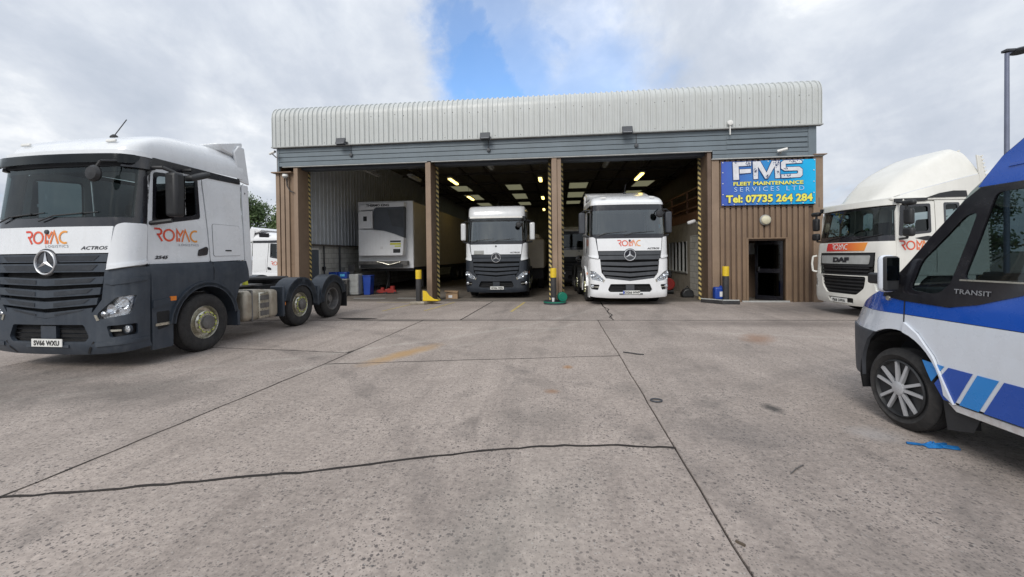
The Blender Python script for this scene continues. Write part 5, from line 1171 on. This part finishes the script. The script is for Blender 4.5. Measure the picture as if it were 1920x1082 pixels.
# ------------------------------------------------------------------ things fixed to the workshop
def hflood(x, z, lab):
    T = empty('floodlight', (x, BY-.3, z), 0, lab, 'floodlight', 'floodlights along the fascia')
    MB().obox((0, 0, 0), (.34, .07, .24), (R(-25), 0, 0)).build('lamp_housing', 'grille', T, bev=.015); MB().obox((0, -.036, -.017), (.28, .012, .18), (R(-25), 0, 0)).build('lamp_glass', 'led', T)
    MB().box(.12, .17, .02, .2, -.05, .0).box(-.17, .17, .02, .05, -.14, -.1).build('bracket', 'grille', T)
hflood(-7.60, 5.72, 'left floodlight below the fascia, above the trailer bay'); hflood(-2.43, 5.69, 'middle floodlight below the fascia, above the clear visor lorry'); hflood(2.30, 5.69, 'right floodlight below the fascia, above the all white lorry')
def cctv(x, y, z, kind, lab):
    T = empty('security_camera', (x, y, z), 0, lab, 'camera')
    if kind == 'dome':
        MB().lathe([(.0, .08), (.09, .08), (.10, .03), (.10, 0), (0, 0)], (0, 0, 0), 'z', 16).build('camera_base', 'plate_white', T, True); MB().lathe([(0, -.07), (.05, -.055), (.08, -.02), (.085, 0)], (0, 0, 0), 'z', 16).build('camera_dome', 'cab_grey', T, True)
    else:
        MB().cyl((-.12, -.05, 0), (.14, -.14, .05), .045, n=12).build('camera_body', 'plate_white', T, True); MB().tube([(0, .12, -.1), (0, -.08, -.02)], .02).build('bracket', 'cab_grey', T)
        MB().cyl((.14, -.14, .05), (.155, -.145, .053), .038, n=12).build('lens', 'black', T)
cctv(-9.86, BY-.09, 4.58, 'dome', 'white dome camera at the top of the left brown corner')
cctv(-10.24, BY-.15, 5.40, 'bullet', 'small camera at the left end of the blue grey planks')
cctv(7.12, BY-.08, 4.84, 'bullet', 'white bullet camera on the planks above the blue sign')
tag(MB().tube([(-9.84, BY-.04, 4.5), (-9.82, BY-.05, 4.25), (-9.7, BY-.05, 4.05), (-9.55, BY-.05, 4.0)], .018).build('cable', 'black'), 'black cable hanging from the white dome camera', 'cable')
T = empty('alarm_sounder', (5.55, BY-.17, 5.80), 0, 'small white round alarm sounder on the fascia near its right end', 'alarm')
MB().lathe([(0, .06), (.08, .05), (.09, 0), (.0, 0)], (0, 0, 0), 'y', 18, -1).build('sounder_body', 'plate_white', T, True); MB().box(-.015, .015, -.02, .03, -.38, -.08).build('sounder_stem', 'plate_white', T)
for x, z, l in ((-7.35, 5.28, 'dark junction box on the planks above the trailer bay'), (-2.35, 5.26, 'dark junction box on the planks above the middle bay'), (2.63, 5.22, 'dark junction box on the planks above the right hand bay')):
    T = empty('junction_box', (x, BY-.03, z), 0, l, 'junction box'); MB().lathe([(0, .07), (.06, .06), (.07, 0)], (0, 0, 0), 'y', 12, -1).build('box_body', 'grille', T, True); MB().tube([(0, -.01, .05), (0, -.01, .38)], .012).build('conduit', 'grille', T)
T = empty('bulkhead_lamp', (6.67, BY-.01, 2.66), 0, 'round cream bulkhead lamp above the staff door', 'lamp')
MB().lathe([(.17, 0), (.17, .05), (.15, .07)], (0, 0, 0), 'y', 28, -1).build('lamp_base', 'cab_grey', T, True); MB().lathe([(.15, .05), (.135, .10), (.07, .13), (0, .135)], (0, 0, 0), 'y', 28, -1).build('lamp_glass', 'lampg', T, True)
tag(MB().tube([(8.52, BY+.2, 2.2), (8.52, BY+.2, 3.9)], .025).build('vent_pipe', 'grille'), 'thin grey pole beside the right corner of the workshop', 'pole')
# sign banner
SG = empty('sign_banner', (6.74, BY-.075, 3.86), 0, 'blue banner with silver, yellow and pale blue lettering on the brown boards', 'sign')
SW, SH = 2.86, 1.42
rws = []
for j in range(13):
    z = -SH/2+SH*j/12; rws.append([(-SW/2+SW*i/24, .012*math.sin(i*1.1+j*.3)*(.5+.5*math.cos(j*.9)), z) for i in range(25)])
sh = MB().grid(rws).build('sign_sheet', 'signp', SG, True)
MB().box(-SW/2, SW/2, .015, .03, -SH/2, SH/2).build('sign_backing', 'grille', SG)
def sgl(fm, px, py, m, k=1., ky=1., dy=-.02, nm='sign_lettering'):
    x = -SW/2+(px-85)/1700*SW; z = SH/2-(py-108)/790*SH
    return flat(fm, (x, dy, z), (k, 0, 0), (0, 0, ky)).build(nm, m, sh, fix=False)
def big(lines, wd): return strokes(lines, wd)
U = 790/SH
def px(x, y): return (-SW/2+(x-85)/1700*SW, SH/2-(y-108)/790*SH)
def poly(pts): return [px(*q) for q in pts], [tuple(range(len(pts)))]
Fg = [[(290, 125), (625, 122), (620, 195), (395, 197), (405, 440), (300, 443)], [(415, 255), (620, 250), (620, 322), (415, 330)]]
Mg = [[(655, 122), (748, 122), (748, 435), (668, 438)], [(748, 122), (790, 122), (905, 330), (905, 432), (880, 432), (748, 215)], [(905, 330), (1000, 122), (1050, 122), (1050, 215), (925, 432), (905, 432)], [(1050, 122), (1140, 120), (1145, 430), (1062, 432), (1050, 215)]]
Sg = [[(1215, 118), (1500, 118), (1535, 140), (1538, 172), (1245, 180), (1250, 240), (1490, 240), (1545, 285), (1545, 385), (1505, 425), (1172, 430), (1168, 368), (1450, 362), (1470, 340), (1460, 305), (1225, 302), (1165, 262), (1165, 155)]]
def gly(g, m, y, ex=0):
    mb = MB()
    for p in g:
        q = [px(*a) for a in p]
        if ex: q = shrink(q, -ex)
        mb.prism(q, 'y', y, y+.004)
    mb.build('sign_lettering', m, sh)
for G in (Fg, Mg, Sg): gly(G, 'sign_o', -.018, .02)
gly(Fg, 'sign_w', -.024); gly(Mg, 'sign_w', -.024); gly(Sg, 'sign_w', -.024)
wm = MB(); r9 = random.Random(5)
for (cx, cy, sx_, sy_, n) in ((575, 155, 55, 30, 26), (695, 290, 35, 60, 34), (1090, 175, 60, 55, 40), (925, 395, 35, 40, 18), (1385, 145, 90, 20, 26), (1240, 260, 50, 25, 14), (1280, 390, 90, 25, 20), (1115, 330, 30, 30, 12), (340, 135, 30, 20, 6)):
    for i in range(n):
        x0, z0 = px(cx+r9.gauss(0, sx_*.5), cy+r9.gauss(0, sy_*.5)); s_ = r9.uniform(.006, .02); a0 = r9.uniform(0, 6)
        wm.add([(x0+s_*math.cos(a0+t)*r9.uniform(.5, 1.3), -.0255, z0+s_*math.sin(a0+t)) for t in (0, 1.3, 2.7, 3.9, 5.1)], [(0, 1, 2, 3, 4)])
tag(wm.build('print_wear', 'sign_o', sh), kind='stuff')
fit = lambda s, w_, h_, b=0.: None
def fitted(s, x0, x1, y0, y1, m, bold=0., dy=-.022, space=1., split=False):
    vs, fs = text2d(s, 1., bold, 1., 0, space); ax = [v[0] for v in vs]; ay = [v[1] for v in vs]
    a0, b0 = px(x0, y1); a1, b1 = px(x1, y0)
    f = lambda v: (a0+(v[0]-min(ax))/(max(ax)-min(ax))*(a1-a0), b0+(v[1]-min(ay))/(max(ay)-min(ay))*(b1-b0))
    P_ = [(f(v)[0], dy, f(v)[1]) for v in vs]
    if not split: MB().add(P_, fs).build('sign_lettering', m, sh, fix=False); return
    pa = list(range(len(vs)))
    def fd(i):
        while pa[i] != i: i = pa[i]
        return i
    for q in fs:
        for i in q[1:]: pa[fd(i)] = fd(q[0])
    gr = {}
    for q in fs: gr.setdefault(fd(q[0]), []).append(q)
    for g in gr.values():
        ix = sorted({i for q in g for i in q}); mp_ = {i: k for k, i in enumerate(ix)}
        MB().add([P_[i] for i in ix], [tuple(mp_[i] for i in q) for q in g]).build('sign_letter', m, sh, fix=False)
fitted('FLEET MAINTENANCE', 298, 1566, 475, 552, 'sign_o', .05, -.020); fitted('FLEET MAINTENANCE', 300, 1562, 480, 546, 'sign_y', .028)
fitted('SERVICES LTD', 315, 1575, 575, 655, 'sign_c', .0, -.022, 1.5, True)
fitted('Tel: 07735 264 284', 155, 1735, 700, 865, 'sign_o', .07, -.020); fitted('Tel: 07735 264 284', 165, 1725, 712, 855, 'sign_y', .040)
ey_ = MB()
for i in range(9): 
    for z in (-SH/2+.03, SH/2-.03): ey_.lathe([(0, .006), (.016, .004), (.018, 0)], (-SW/2+.04+i*(SW-.08)/8, -.016, z), 'y', 8, -1)
for i in range(1, 4):
    for x in (-SW/2+.04, SW/2-.06): ey_.lathe([(0, .006), (.016, .004), (.018, 0)], (x, -.016, -SH/2+i*SH/4), 'y', 8, -1)
ey_.build('eyelets', 'plate_white', SG)

# ------------------------------------------------------------------ bollards and wheel guards
def bollard(x, y, h, lab, n=0):
    T = empty('bollard', (x, y, 0), 0, lab, 'bollard', 'black bollards with yellow tops by the bays')
    MB().lathe([(0, h), (.09, h), (.095, h-.02), (.095, 0)], (0, 0, 0), 'z', 18).build('bollard_post', 'bollard', T, True)
    MB().lathe([(0, h+.004), (.097, h+.004), (.10, h-.01), (.10, h-.30), (.096, h-.30)], (0, 0, 0), 'z', 18).build('yellow_band', 'yellow', T, True)
    MB().lathe([(.13, 0), (.13, .02), (.095, .04)], (0, 0, 0), 'z', 18).build('base_plate', 'bollard', T, True)
bollard(-4.72, 13.80, 1.15, 'bollard before the left post, beside a yellow wheel guard'); bollard(-.16, 13.86, 1.17, 'bollard before the middle post, with green container behind'); bollard(5.28, 13.95, 1.18, 'bollard before the boarded corner, beside a blue drum')
def kerb(pts, lab, m='steel', h=.12):
    mb = MB(); mb.prism(pts, 'z', 0, h); return tag(mb.build('kerb_block', m, bev=.015), lab, 'kerb')
kerb([(-4.95, 13.55), (-4.45, 13.52), (-4.3, 13.85), (-4.30, 14.4), (-4.65, 14.4), (-4.8, 13.9)], 'low steel kerb round the foot of the left post', 'tank', .10)
T = empty('wheel_guard', (-4.42, 13.82, .10), 0, 'bright yellow curved wheel guard beside the left bollard', 'wheel guard')
MB().prism([(-.12, 0), (-.12, .36), (.0, .34), (.10, .20), (.26, .08), (.42, .05), (.42, 0)], 'y', -.16, -.10).build('guard_plate', 'yellow', T, bev=.01); MB().box(-.12, .42, -.16, .14, 0, .03).build('guard_base', 'yellow', T, bev=.01)
T = empty('drip_tray', (-.12, 13.85, 0), 0, 'round dark green tray round the middle bollard', 'tray')
MB().lathe([(.20, .0), (.36, 0), (.37, .10), (.35, .10), (.34, .02), (.20, .02)], (0, 0, 0), 'z', 24).build('tray_body', 'bumper', T, True); MB().lathe([(.372, .055), (.378, .075), (.372, .095)], (0, 0, 0), 'z', 24).build('tray_rim', 'green', T, True)
T = empty('plastic_container', (.12, 13.98, .02), .2, 'green plastic container leaning by the middle bollard', 'container')
MB().cyl((0, -.12, .20), (0, .12, .20), .155, n=24).build('container_body', 'green', T, True, bev=.02); MB().cyl((0, -.13, .20), (0, -.12, .20), .08, n=18).build('container_lid', 'green', T, True)
T = empty('cup', (-.17, 13.62, .0), 0, 'white cup standing on the rim of the green tray', 'cup'); MB().lathe([(0, .10), (.035, .10), (.05, .22), (.043, .22), (.03, .11)], (0, 0, 0), 'z', 14).build('cup_body', 'paper', T, True)
kerb([(4.62, 14.3), (4.95, 13.95), (5.1, 13.75), (5.62, 13.72), (5.62, 13.95), (5.2, 14.0), (4.95, 14.38)], 'low kerb with pale edge round the right bollard', 'bollard', .12)
tag(MB().tube([(4.64, 14.30, .125), (4.97, 13.97, .125), (5.12, 13.77, .125), (5.60, 13.74, .125)], .02).build('kerb_edging', 'trim'), 'pale edging rail along the kerb at the right bollard', 'edging')
T = empty('plastic_drum', (5.13, 14.12, 0), 0, 'blue plastic drum with white label behind the right bollard', 'drum')
MB().box(-.16, .16, -.13, .13, .12, .52).build('drum_body', 'drum', T, bev=.05, seg=3); MB().cyl((.06, 0, .52), (.06, 0, .56), .04).build('drum_cap', 'drum', T); MB().box(-.02, .12, -.134, -.13, .22, .38).build('drum_label', 'paper', T)
# ------------------------------------------------------------------ things inside the bays
T = empty('cardboard_box', (-4.02, 15.6, 0), .1, 'brown open cardboard box beside the middle bay cab', 'box')
MB().box(-.22, .22, -.16, .16, 0, .22).build('box_body', 'card', T); MB().obox((-.02, -.02, .27), (.5, .36, .05), (0, .08, 0)).build('box_lid', 'card', T); MB().box(-.12, .02, -.164, -.16, .04, .14).build('box_label', 'paper', T)
for i, (x, z, l) in enumerate(((-9.35, 1.02, 'blue crate at the left on top of the grey bench'), (-8.93, 1.02, 'blue crate next to the left one on the grey bench'))):
    T = empty('crate', (x, 16.7, z-.30), 0, l, 'crate', 'blue crates on the bench'); MB().box(-.19, .19, -.15, .15, 0, .28).build('crate_body', 'drum', T, bev=.02); MB().box(-.1, .1, -.154, -.15, .1, .2).build('crate_label', 'cyan', T)
T = empty('bench', (-9.2, 16.7, 0), 0, 'grey steel workbench under the blue crates', 'bench'); MB().box(-.5, .5, -.2, .2, .67, .72).build('bench_top', 'cab_grey', T)
for x in (-.45, .45): MB().box(x-.03, x+.03, -.17, .17, 0, .67).build('leg', 'steel', T)
T = empty('cabinet', (-8.55, 16.95, 0), 0, 'pale grey tool cabinet beside the blue bin', 'cabinet'); MB().box(-.22, .22, -.22, .22, .04, .90).build('cabinet_body', 'cab_grey', T, bev=.02)
for z in (.12, .37, .62): MB().box(-.19, .19, -.235, -.221, z, z+.2).build('drawer', 'cab_grey', T, bev=.005)
T = empty('computer_screen', (-8.7, 16.9, .90), .3, 'small dark screen on the grey tool cabinet', 'screen'); MB().obox((0, 0, .26), (.26, .03, .3), (R(12), 0, 0)).build('screen_panel', 'black', T); MB().box(-.09, .09, -.07, .09, 0, .12).build('screen_foot', 'black', T)
T = empty('bin', (-8.1, 17.2, 0), 0, 'blue bin between the grey cabinet and the red jacks', 'bin'); MB().prism([(-.14, 0), (.14, 0), (.18, .78), (-.18, .78)], 'y', -.18, .18).build('bin_body', 'drum', T, bev=.02); MB().box(-.19, .19, -.2, .2, .78, .83).build('bin_lid', 'drum', T, bev=.01)
for x, l, s_ in ((-7.72, 'small red trolley jack right beside the blue bin', .8), (-7.28, 'bigger red trolley jack under the trailer front', 1.)):
    T = empty('trolley_jack', (x, 17.6, 0), .3, l, 'jack', 'red jacks under the trailer'); T.scale = (s_*.8,)*3
    MB().prism([(-.3, .06), (.3, .06), (.28, .2), (-.1, .3), (-.3, .24)], 'y', -.14, .14).build('jack_body', 'redp', T, bev=.02); MB().cyl((.1, 0, .2), (.1, 0, .42), .13, n=16).build('jack_cylinder', 'redp', T, True)
    MB().tube([(-.25, 0, .25), (-.1, 0, .75)], .02).build('handle', 'black', T)
    for a, b_ in ((-.22, -.15), (-.22, .15), (.22, -.15), (.22, .15)): MB().cyl((a, b_-.02, .06), (a, b_+.02, .06), .06, n=12).build('wheel', 'black', T)
T = empty('air_compressor', (4.55, 17.6, 0), 0, 'red and black compressor against the wall of the right hand bay', 'compressor')
MB().cyl((-.2, -.45, .4), (-.2, .45, .4), .24, n=18).build('air_tank', 'redp', T, True, bev=.03); MB().obox((-.2, 0, .78), (.35, .5, .3)).build('motor', 'black', T, bev=.05)
for y in (-.3, .3): MB().cyl((-.4, y, .1), (0, y, .1), .1, n=14).build('wheel', 'black', T)
T = empty('work_lamp', (4.86, 15.8, 2.62), 0, 'white work lamp clamped on top of the office wall edge', 'lamp'); MB().obox((-.05, 0, .12), (.30, .16, .13), (0, -.3, 0)).build('lamp_body', 'paper', T, bev=.05); MB().tube([(0.1, 0, .1), (.3, 0, .0)], .03).build('lamp_arm', 'cab_grey', T)
T = empty('tool_bag', (4.7, 16.0, 0), 0, 'dark bag lying inside the right post of the last bay', 'bag'); MB().prism([(-.2, 0), (.22, 0), (.2, .22), (.05, .34), (-.12, .3), (-.22, .15)], 'y', -.15, .15).build('bag_body', 'black', T, bev=.05, seg=3); MB().tube([(-.1, 0, .28), (0, 0, .42), (.1, 0, .28)], .015).build('handle', 'black', T)
# tube lamps
def tubel(x, y, z, L, lit, lab, rx=0):
    T = empty('strip_lamp', (x, y, z), 0, lab, 'lamp', 'strip lamps hanging in the workshop'); MB().box(-.10, .10, -L/2, L/2, .04, .10).build('lamp_housing', 'cab_grey', T)
    MB().box(-.07, .07, -L/2+.03, L/2-.03, -.02, .04).build('lamp_tube', 'tube' if lit else 'tubeoff', T, bev=.02)
    for y_ in (-L/2+.2, L/2-.2): MB().tube([(0, y_, .1), (0, y_, 6.1-z)], .008, 5).build('hanger', 'rafter', T)
for a in ((-4.72, 18.8, 5.0, 1.5, 1, 'nearest lit strip lamp, top left of the middle bay'), (-5.1, 24.4, 5.0, 1.5, 1, 'lit strip lamp deeper in the middle bay, left of the cab roof'), (-.75, 18.7, 4.95, .9, 1, 'topmost of the three bright lamps beside the middle post'),
          (-.85, 24.7, 4.95, 1.0, 1, 'middle one of the three bright lamps beside the middle post'), (-1.0, 31., 4.95, 1.1, 1, 'lowest and smallest of the three bright lamps beside the middle post'), (3.58, 19.0, 5.0, 1.6, 1, 'lit strip lamp above the all white cab in the right hand bay'),
          (-7.6, 16.6, 5.05, 1.3, 0, 'unlit strip lamp at the top of the trailer bay'), (-6.2, 17.8, 5.0, 1.3, 0, 'unlit strip lamp deeper in the trailer bay'), (1.9, 16.6, 5.1, 1.3, 0, 'unlit strip lamp nearest the door of the right hand bay'), (-2.6, 16.0, 5.05, 1.3, 0, 'unlit strip lamp nearest the door of the middle bay')): tubel(*a)
# ------------------------------------------------------------------ litter on the yard
gl = MB(); rg = random.Random(4)
rowsg = []
for i in range(12):
    a = 2*PI*i/12
    rowsg.append([(3.03+math.cos(a)*.08*k*(1+.35*math.sin(3*a+1)), 3.77+math.sin(a)*.05*k*(1+.25*math.cos(2*a)), .004+(1-k)*.03*(.4+1.2*rg.random())+.008*rg.random()) for k in (1, .7, .4, .05)])
rowsg.append(rowsg[0]); gl.grid(rowsg)
for (a, b, c, d) in ((.08, .01, .17, -.015), (.07, -.02, .155, -.045), (-.08, .02, -.15, .04), (.06, .03, .13, .045)): gl.obox((3.03+(a+c)/2, 3.77+(b+d)/2, .012), (math.hypot(c-a, d-b)+.02, .022, .014), (0, 0, math.atan2(d-b, c-a)))
tag(gl.build('rubber_glove', 'glove', smooth=True, bev=.004), 'crumpled bright blue rubber glove lying on the concrete near the van', 'glove')
tag(MB().tube([(1.04, 6.98, .012), (1.14, 6.93, .012), (1.24, 6.86, .012), (1.34, 6.83, .012)], .009).build('cable_offcut', 'black'), 'short bent black cable offcut beside the long slab joint', 'cable')
tag(MB().tube([(1.05+.06*math.cos(t), 4.70+.05*math.sin(t), .012) for t in [PI*2*i/14 for i in range(14)]], .008).build('rubber_ring', 'bumper'), 'small dark ring lying right of the long slab joint', 'ring')
tag(MB().tube([(1.66, 3.22, .006), (1.74, 3.30, .006), (1.82, 3.36, .006)], .004).build('metal_strip', 'steel'), 'thin dark metal strip on the concrete in the right foreground', 'strip')
tag(MB().obox((.985, 2.42, .006), (.05, .012, .012), (0, 0, -.8)).build('twig', 'bark'), 'tiny dark twig on the long joint at the bottom of the view', 'twig')
dbm = MB(); rd = random.Random(11)
for i in range(900):
    x, y = rd.uniform(-7, 6), 1.7+8.5*rd.random()**1.5; s_ = rd.uniform(.003, .011); a0 = rd.uniform(0, 6)
    dbm.add([(x+s_*math.cos(a0+t)*rd.uniform(.6, 1.5), y+s_*math.sin(a0+t), .001+(.004 if k == 3 else 0)) for k, t in enumerate((0, 2.1, 4.2))]+[(x, y, s_*.6)], [(0, 1, 3), (1, 2, 3), (2, 0, 3)])
tag(dbm.build('grit', 'steel'), 'scattered dark grit and small stones on the concrete', 'grit', kind='stuff')

# ------------------------------------------------------------------ lamp post, trees
T = empty('street_lamp', (15.16, 16.0, 0), 0, 'tall blue grey lamp post rising behind the van', 'street lamp')
MB().cyl((0, 0, 0), (0, 0, 8.25), .08, .06, n=14).build('pole', 'post', T, True); MB().tube([(0, 0, 8.2), (.12, 0, 8.30)], .05).build('lamp_arm', 'post', T)
MB().lathe([(0, .09), (.18, .07), (.30, .0), (.26, -.06), (0, -.07)], (.42, 0, 8.32), 'z', 16).build('lamp_head', 'bumper', T, True); MB().obox((.1, 0, 8.33), (.4, .2, .09)).build('lamp_neck', 'bumper', T, bev=.02)
def tree(x, y, h, rad, seed, lab, leaf='leaf_a', n=2600, ls=.20, low=.28, bare=False, group='trees beyond the yard'):
    g = random.Random(seed); T = empty('tree', (x, y, -.72 if x < -10 else -.04), g.uniform(0, 6), lab, 'tree', group); mb = MB(); tips = []
    def limb(p, d, L, r, dep):
        segs = 3; q = p
        for i in range(segs):
            d = (d+Vector((g.uniform(-.2, .2), g.uniform(-.2, .2), g.uniform(-.05, .15)))).normalized(); e = q+d*L/segs; mb.cyl(q, e, r*(1-i*.2), r*(.8-i*.2), n=6 if dep < 2 else 4, cap=False); q = e
            if dep and i: tips.append(q)
        tips.append(q)
        if dep < 3:
            for k in range(3 if dep else 7):
                a = g.uniform(0, 2*PI); nd = (d*.5+Vector((math.cos(a), math.sin(a), g.uniform(.05, .7)))).normalized()
                s = p+(q-p)*g.uniform(.45, 1) if dep else p+(q-p)*g.uniform(low, 1); limb(s, nd, L*(g.uniform(.38, .55) if dep else rad/h*g.uniform(.55, .85)), r*.5, dep+1)
    limb(Vector((0, 0, 0)), Vector((0, 0, 1)), h*.8, h*.028, 0)
    mb.build('trunk', 'bark', T, True)
    lv = MB(); cl = [g.choice(tips)+Vector((g.gauss(0, .1), g.gauss(0, .1), g.gauss(0, .1))) for _ in range(max(12, int(n/45)))]
    for i in range(n):
        c = cl[i % len(cl)]; s = rad*.14 if not bare else .12
        p = c+Vector((g.gauss(0, s), g.gauss(0, s), g.gauss(0, s*.8)))
        a = Vector((g.gauss(0, 1), g.gauss(0, 1), g.gauss(0, 1))).normalized(); b = a.orthogonal().normalized(); l = ls*g.uniform(.5, 1.2)
        lv.add([p-a*l*.5, p+b*l*.28, p+a*l*.5, p-b*l*.28], [(0, 1, 2, 3)])
    lv.build('crown', leaf, T, fix=False); return T

for x0, x1, l in ((-8.0, -6.7, 'pale worn strip on the floor under the trailer nose, left one'), (-6.2, -5.2, 'pale worn strip on the floor under the trailer nose, right one')):
    tag(MB().box(x0, x1, 15.6, 15.75, .0, .004).build('floor_strip', 'trim'), l, 'strip')
tree(-33.5, 41, 9.9, 3.6, 1, 'mid green tree directly behind the truck on the left, tallest of the left group', 'leaf_a', 9000, .30)
tree(-28.9, 43, 8.5, 3.2, 2, 'leafy tree touching the left brown corner of the workshop', 'leaf_a', 9000, .28)
tree(-31.0, 49, 7.6, 3.8, 3, 'darker tree filling the gap behind the far white cab', 'leaf_b', 8000, .30)
tree(-39.0, 44, 7.0, 3.6, 4, 'low dark tree hidden behind the nearest truck', 'leaf_b', 5000, .32)
tree(-27.0, 52, 6.5, 3.6, 12, 'low bushy tree just behind the workshop left corner', 'leaf_b', 6000, .32)
tree(23.8, 38, 6.6, 1.6, 5, 'thin half bare sapling between the workshop and the humped deflector', 'leaf_a', 260, .16, .4, True)
tree(25.3, 41, 5.9, 1.4, 6, 'second thin sapling right beside the half bare one', 'leaf_a', 240, .16, .4, True)
for i, (x, y, h, l) in enumerate(((30, 33, 4.6, 'round bush seen through the cream lorry cab windows'), (34, 29, 4.4, 'bush behind the cream lorry, left of the lamp post'), (38, 25, 4.6, 'bush seen through the van side window, left one'), (40, 20, 4.3, 'bush seen through the van side window, middle one'), (42, 15, 4.5, 'bush seen through the van side window, right one'), (26, 36, 3.8, 'low bush behind the right end of the workshop'))):
    tree(x, y, h, 3.4, 20+i, l, 'leaf_a' if i % 2 else 'leaf_b', 4200, .3, .05)
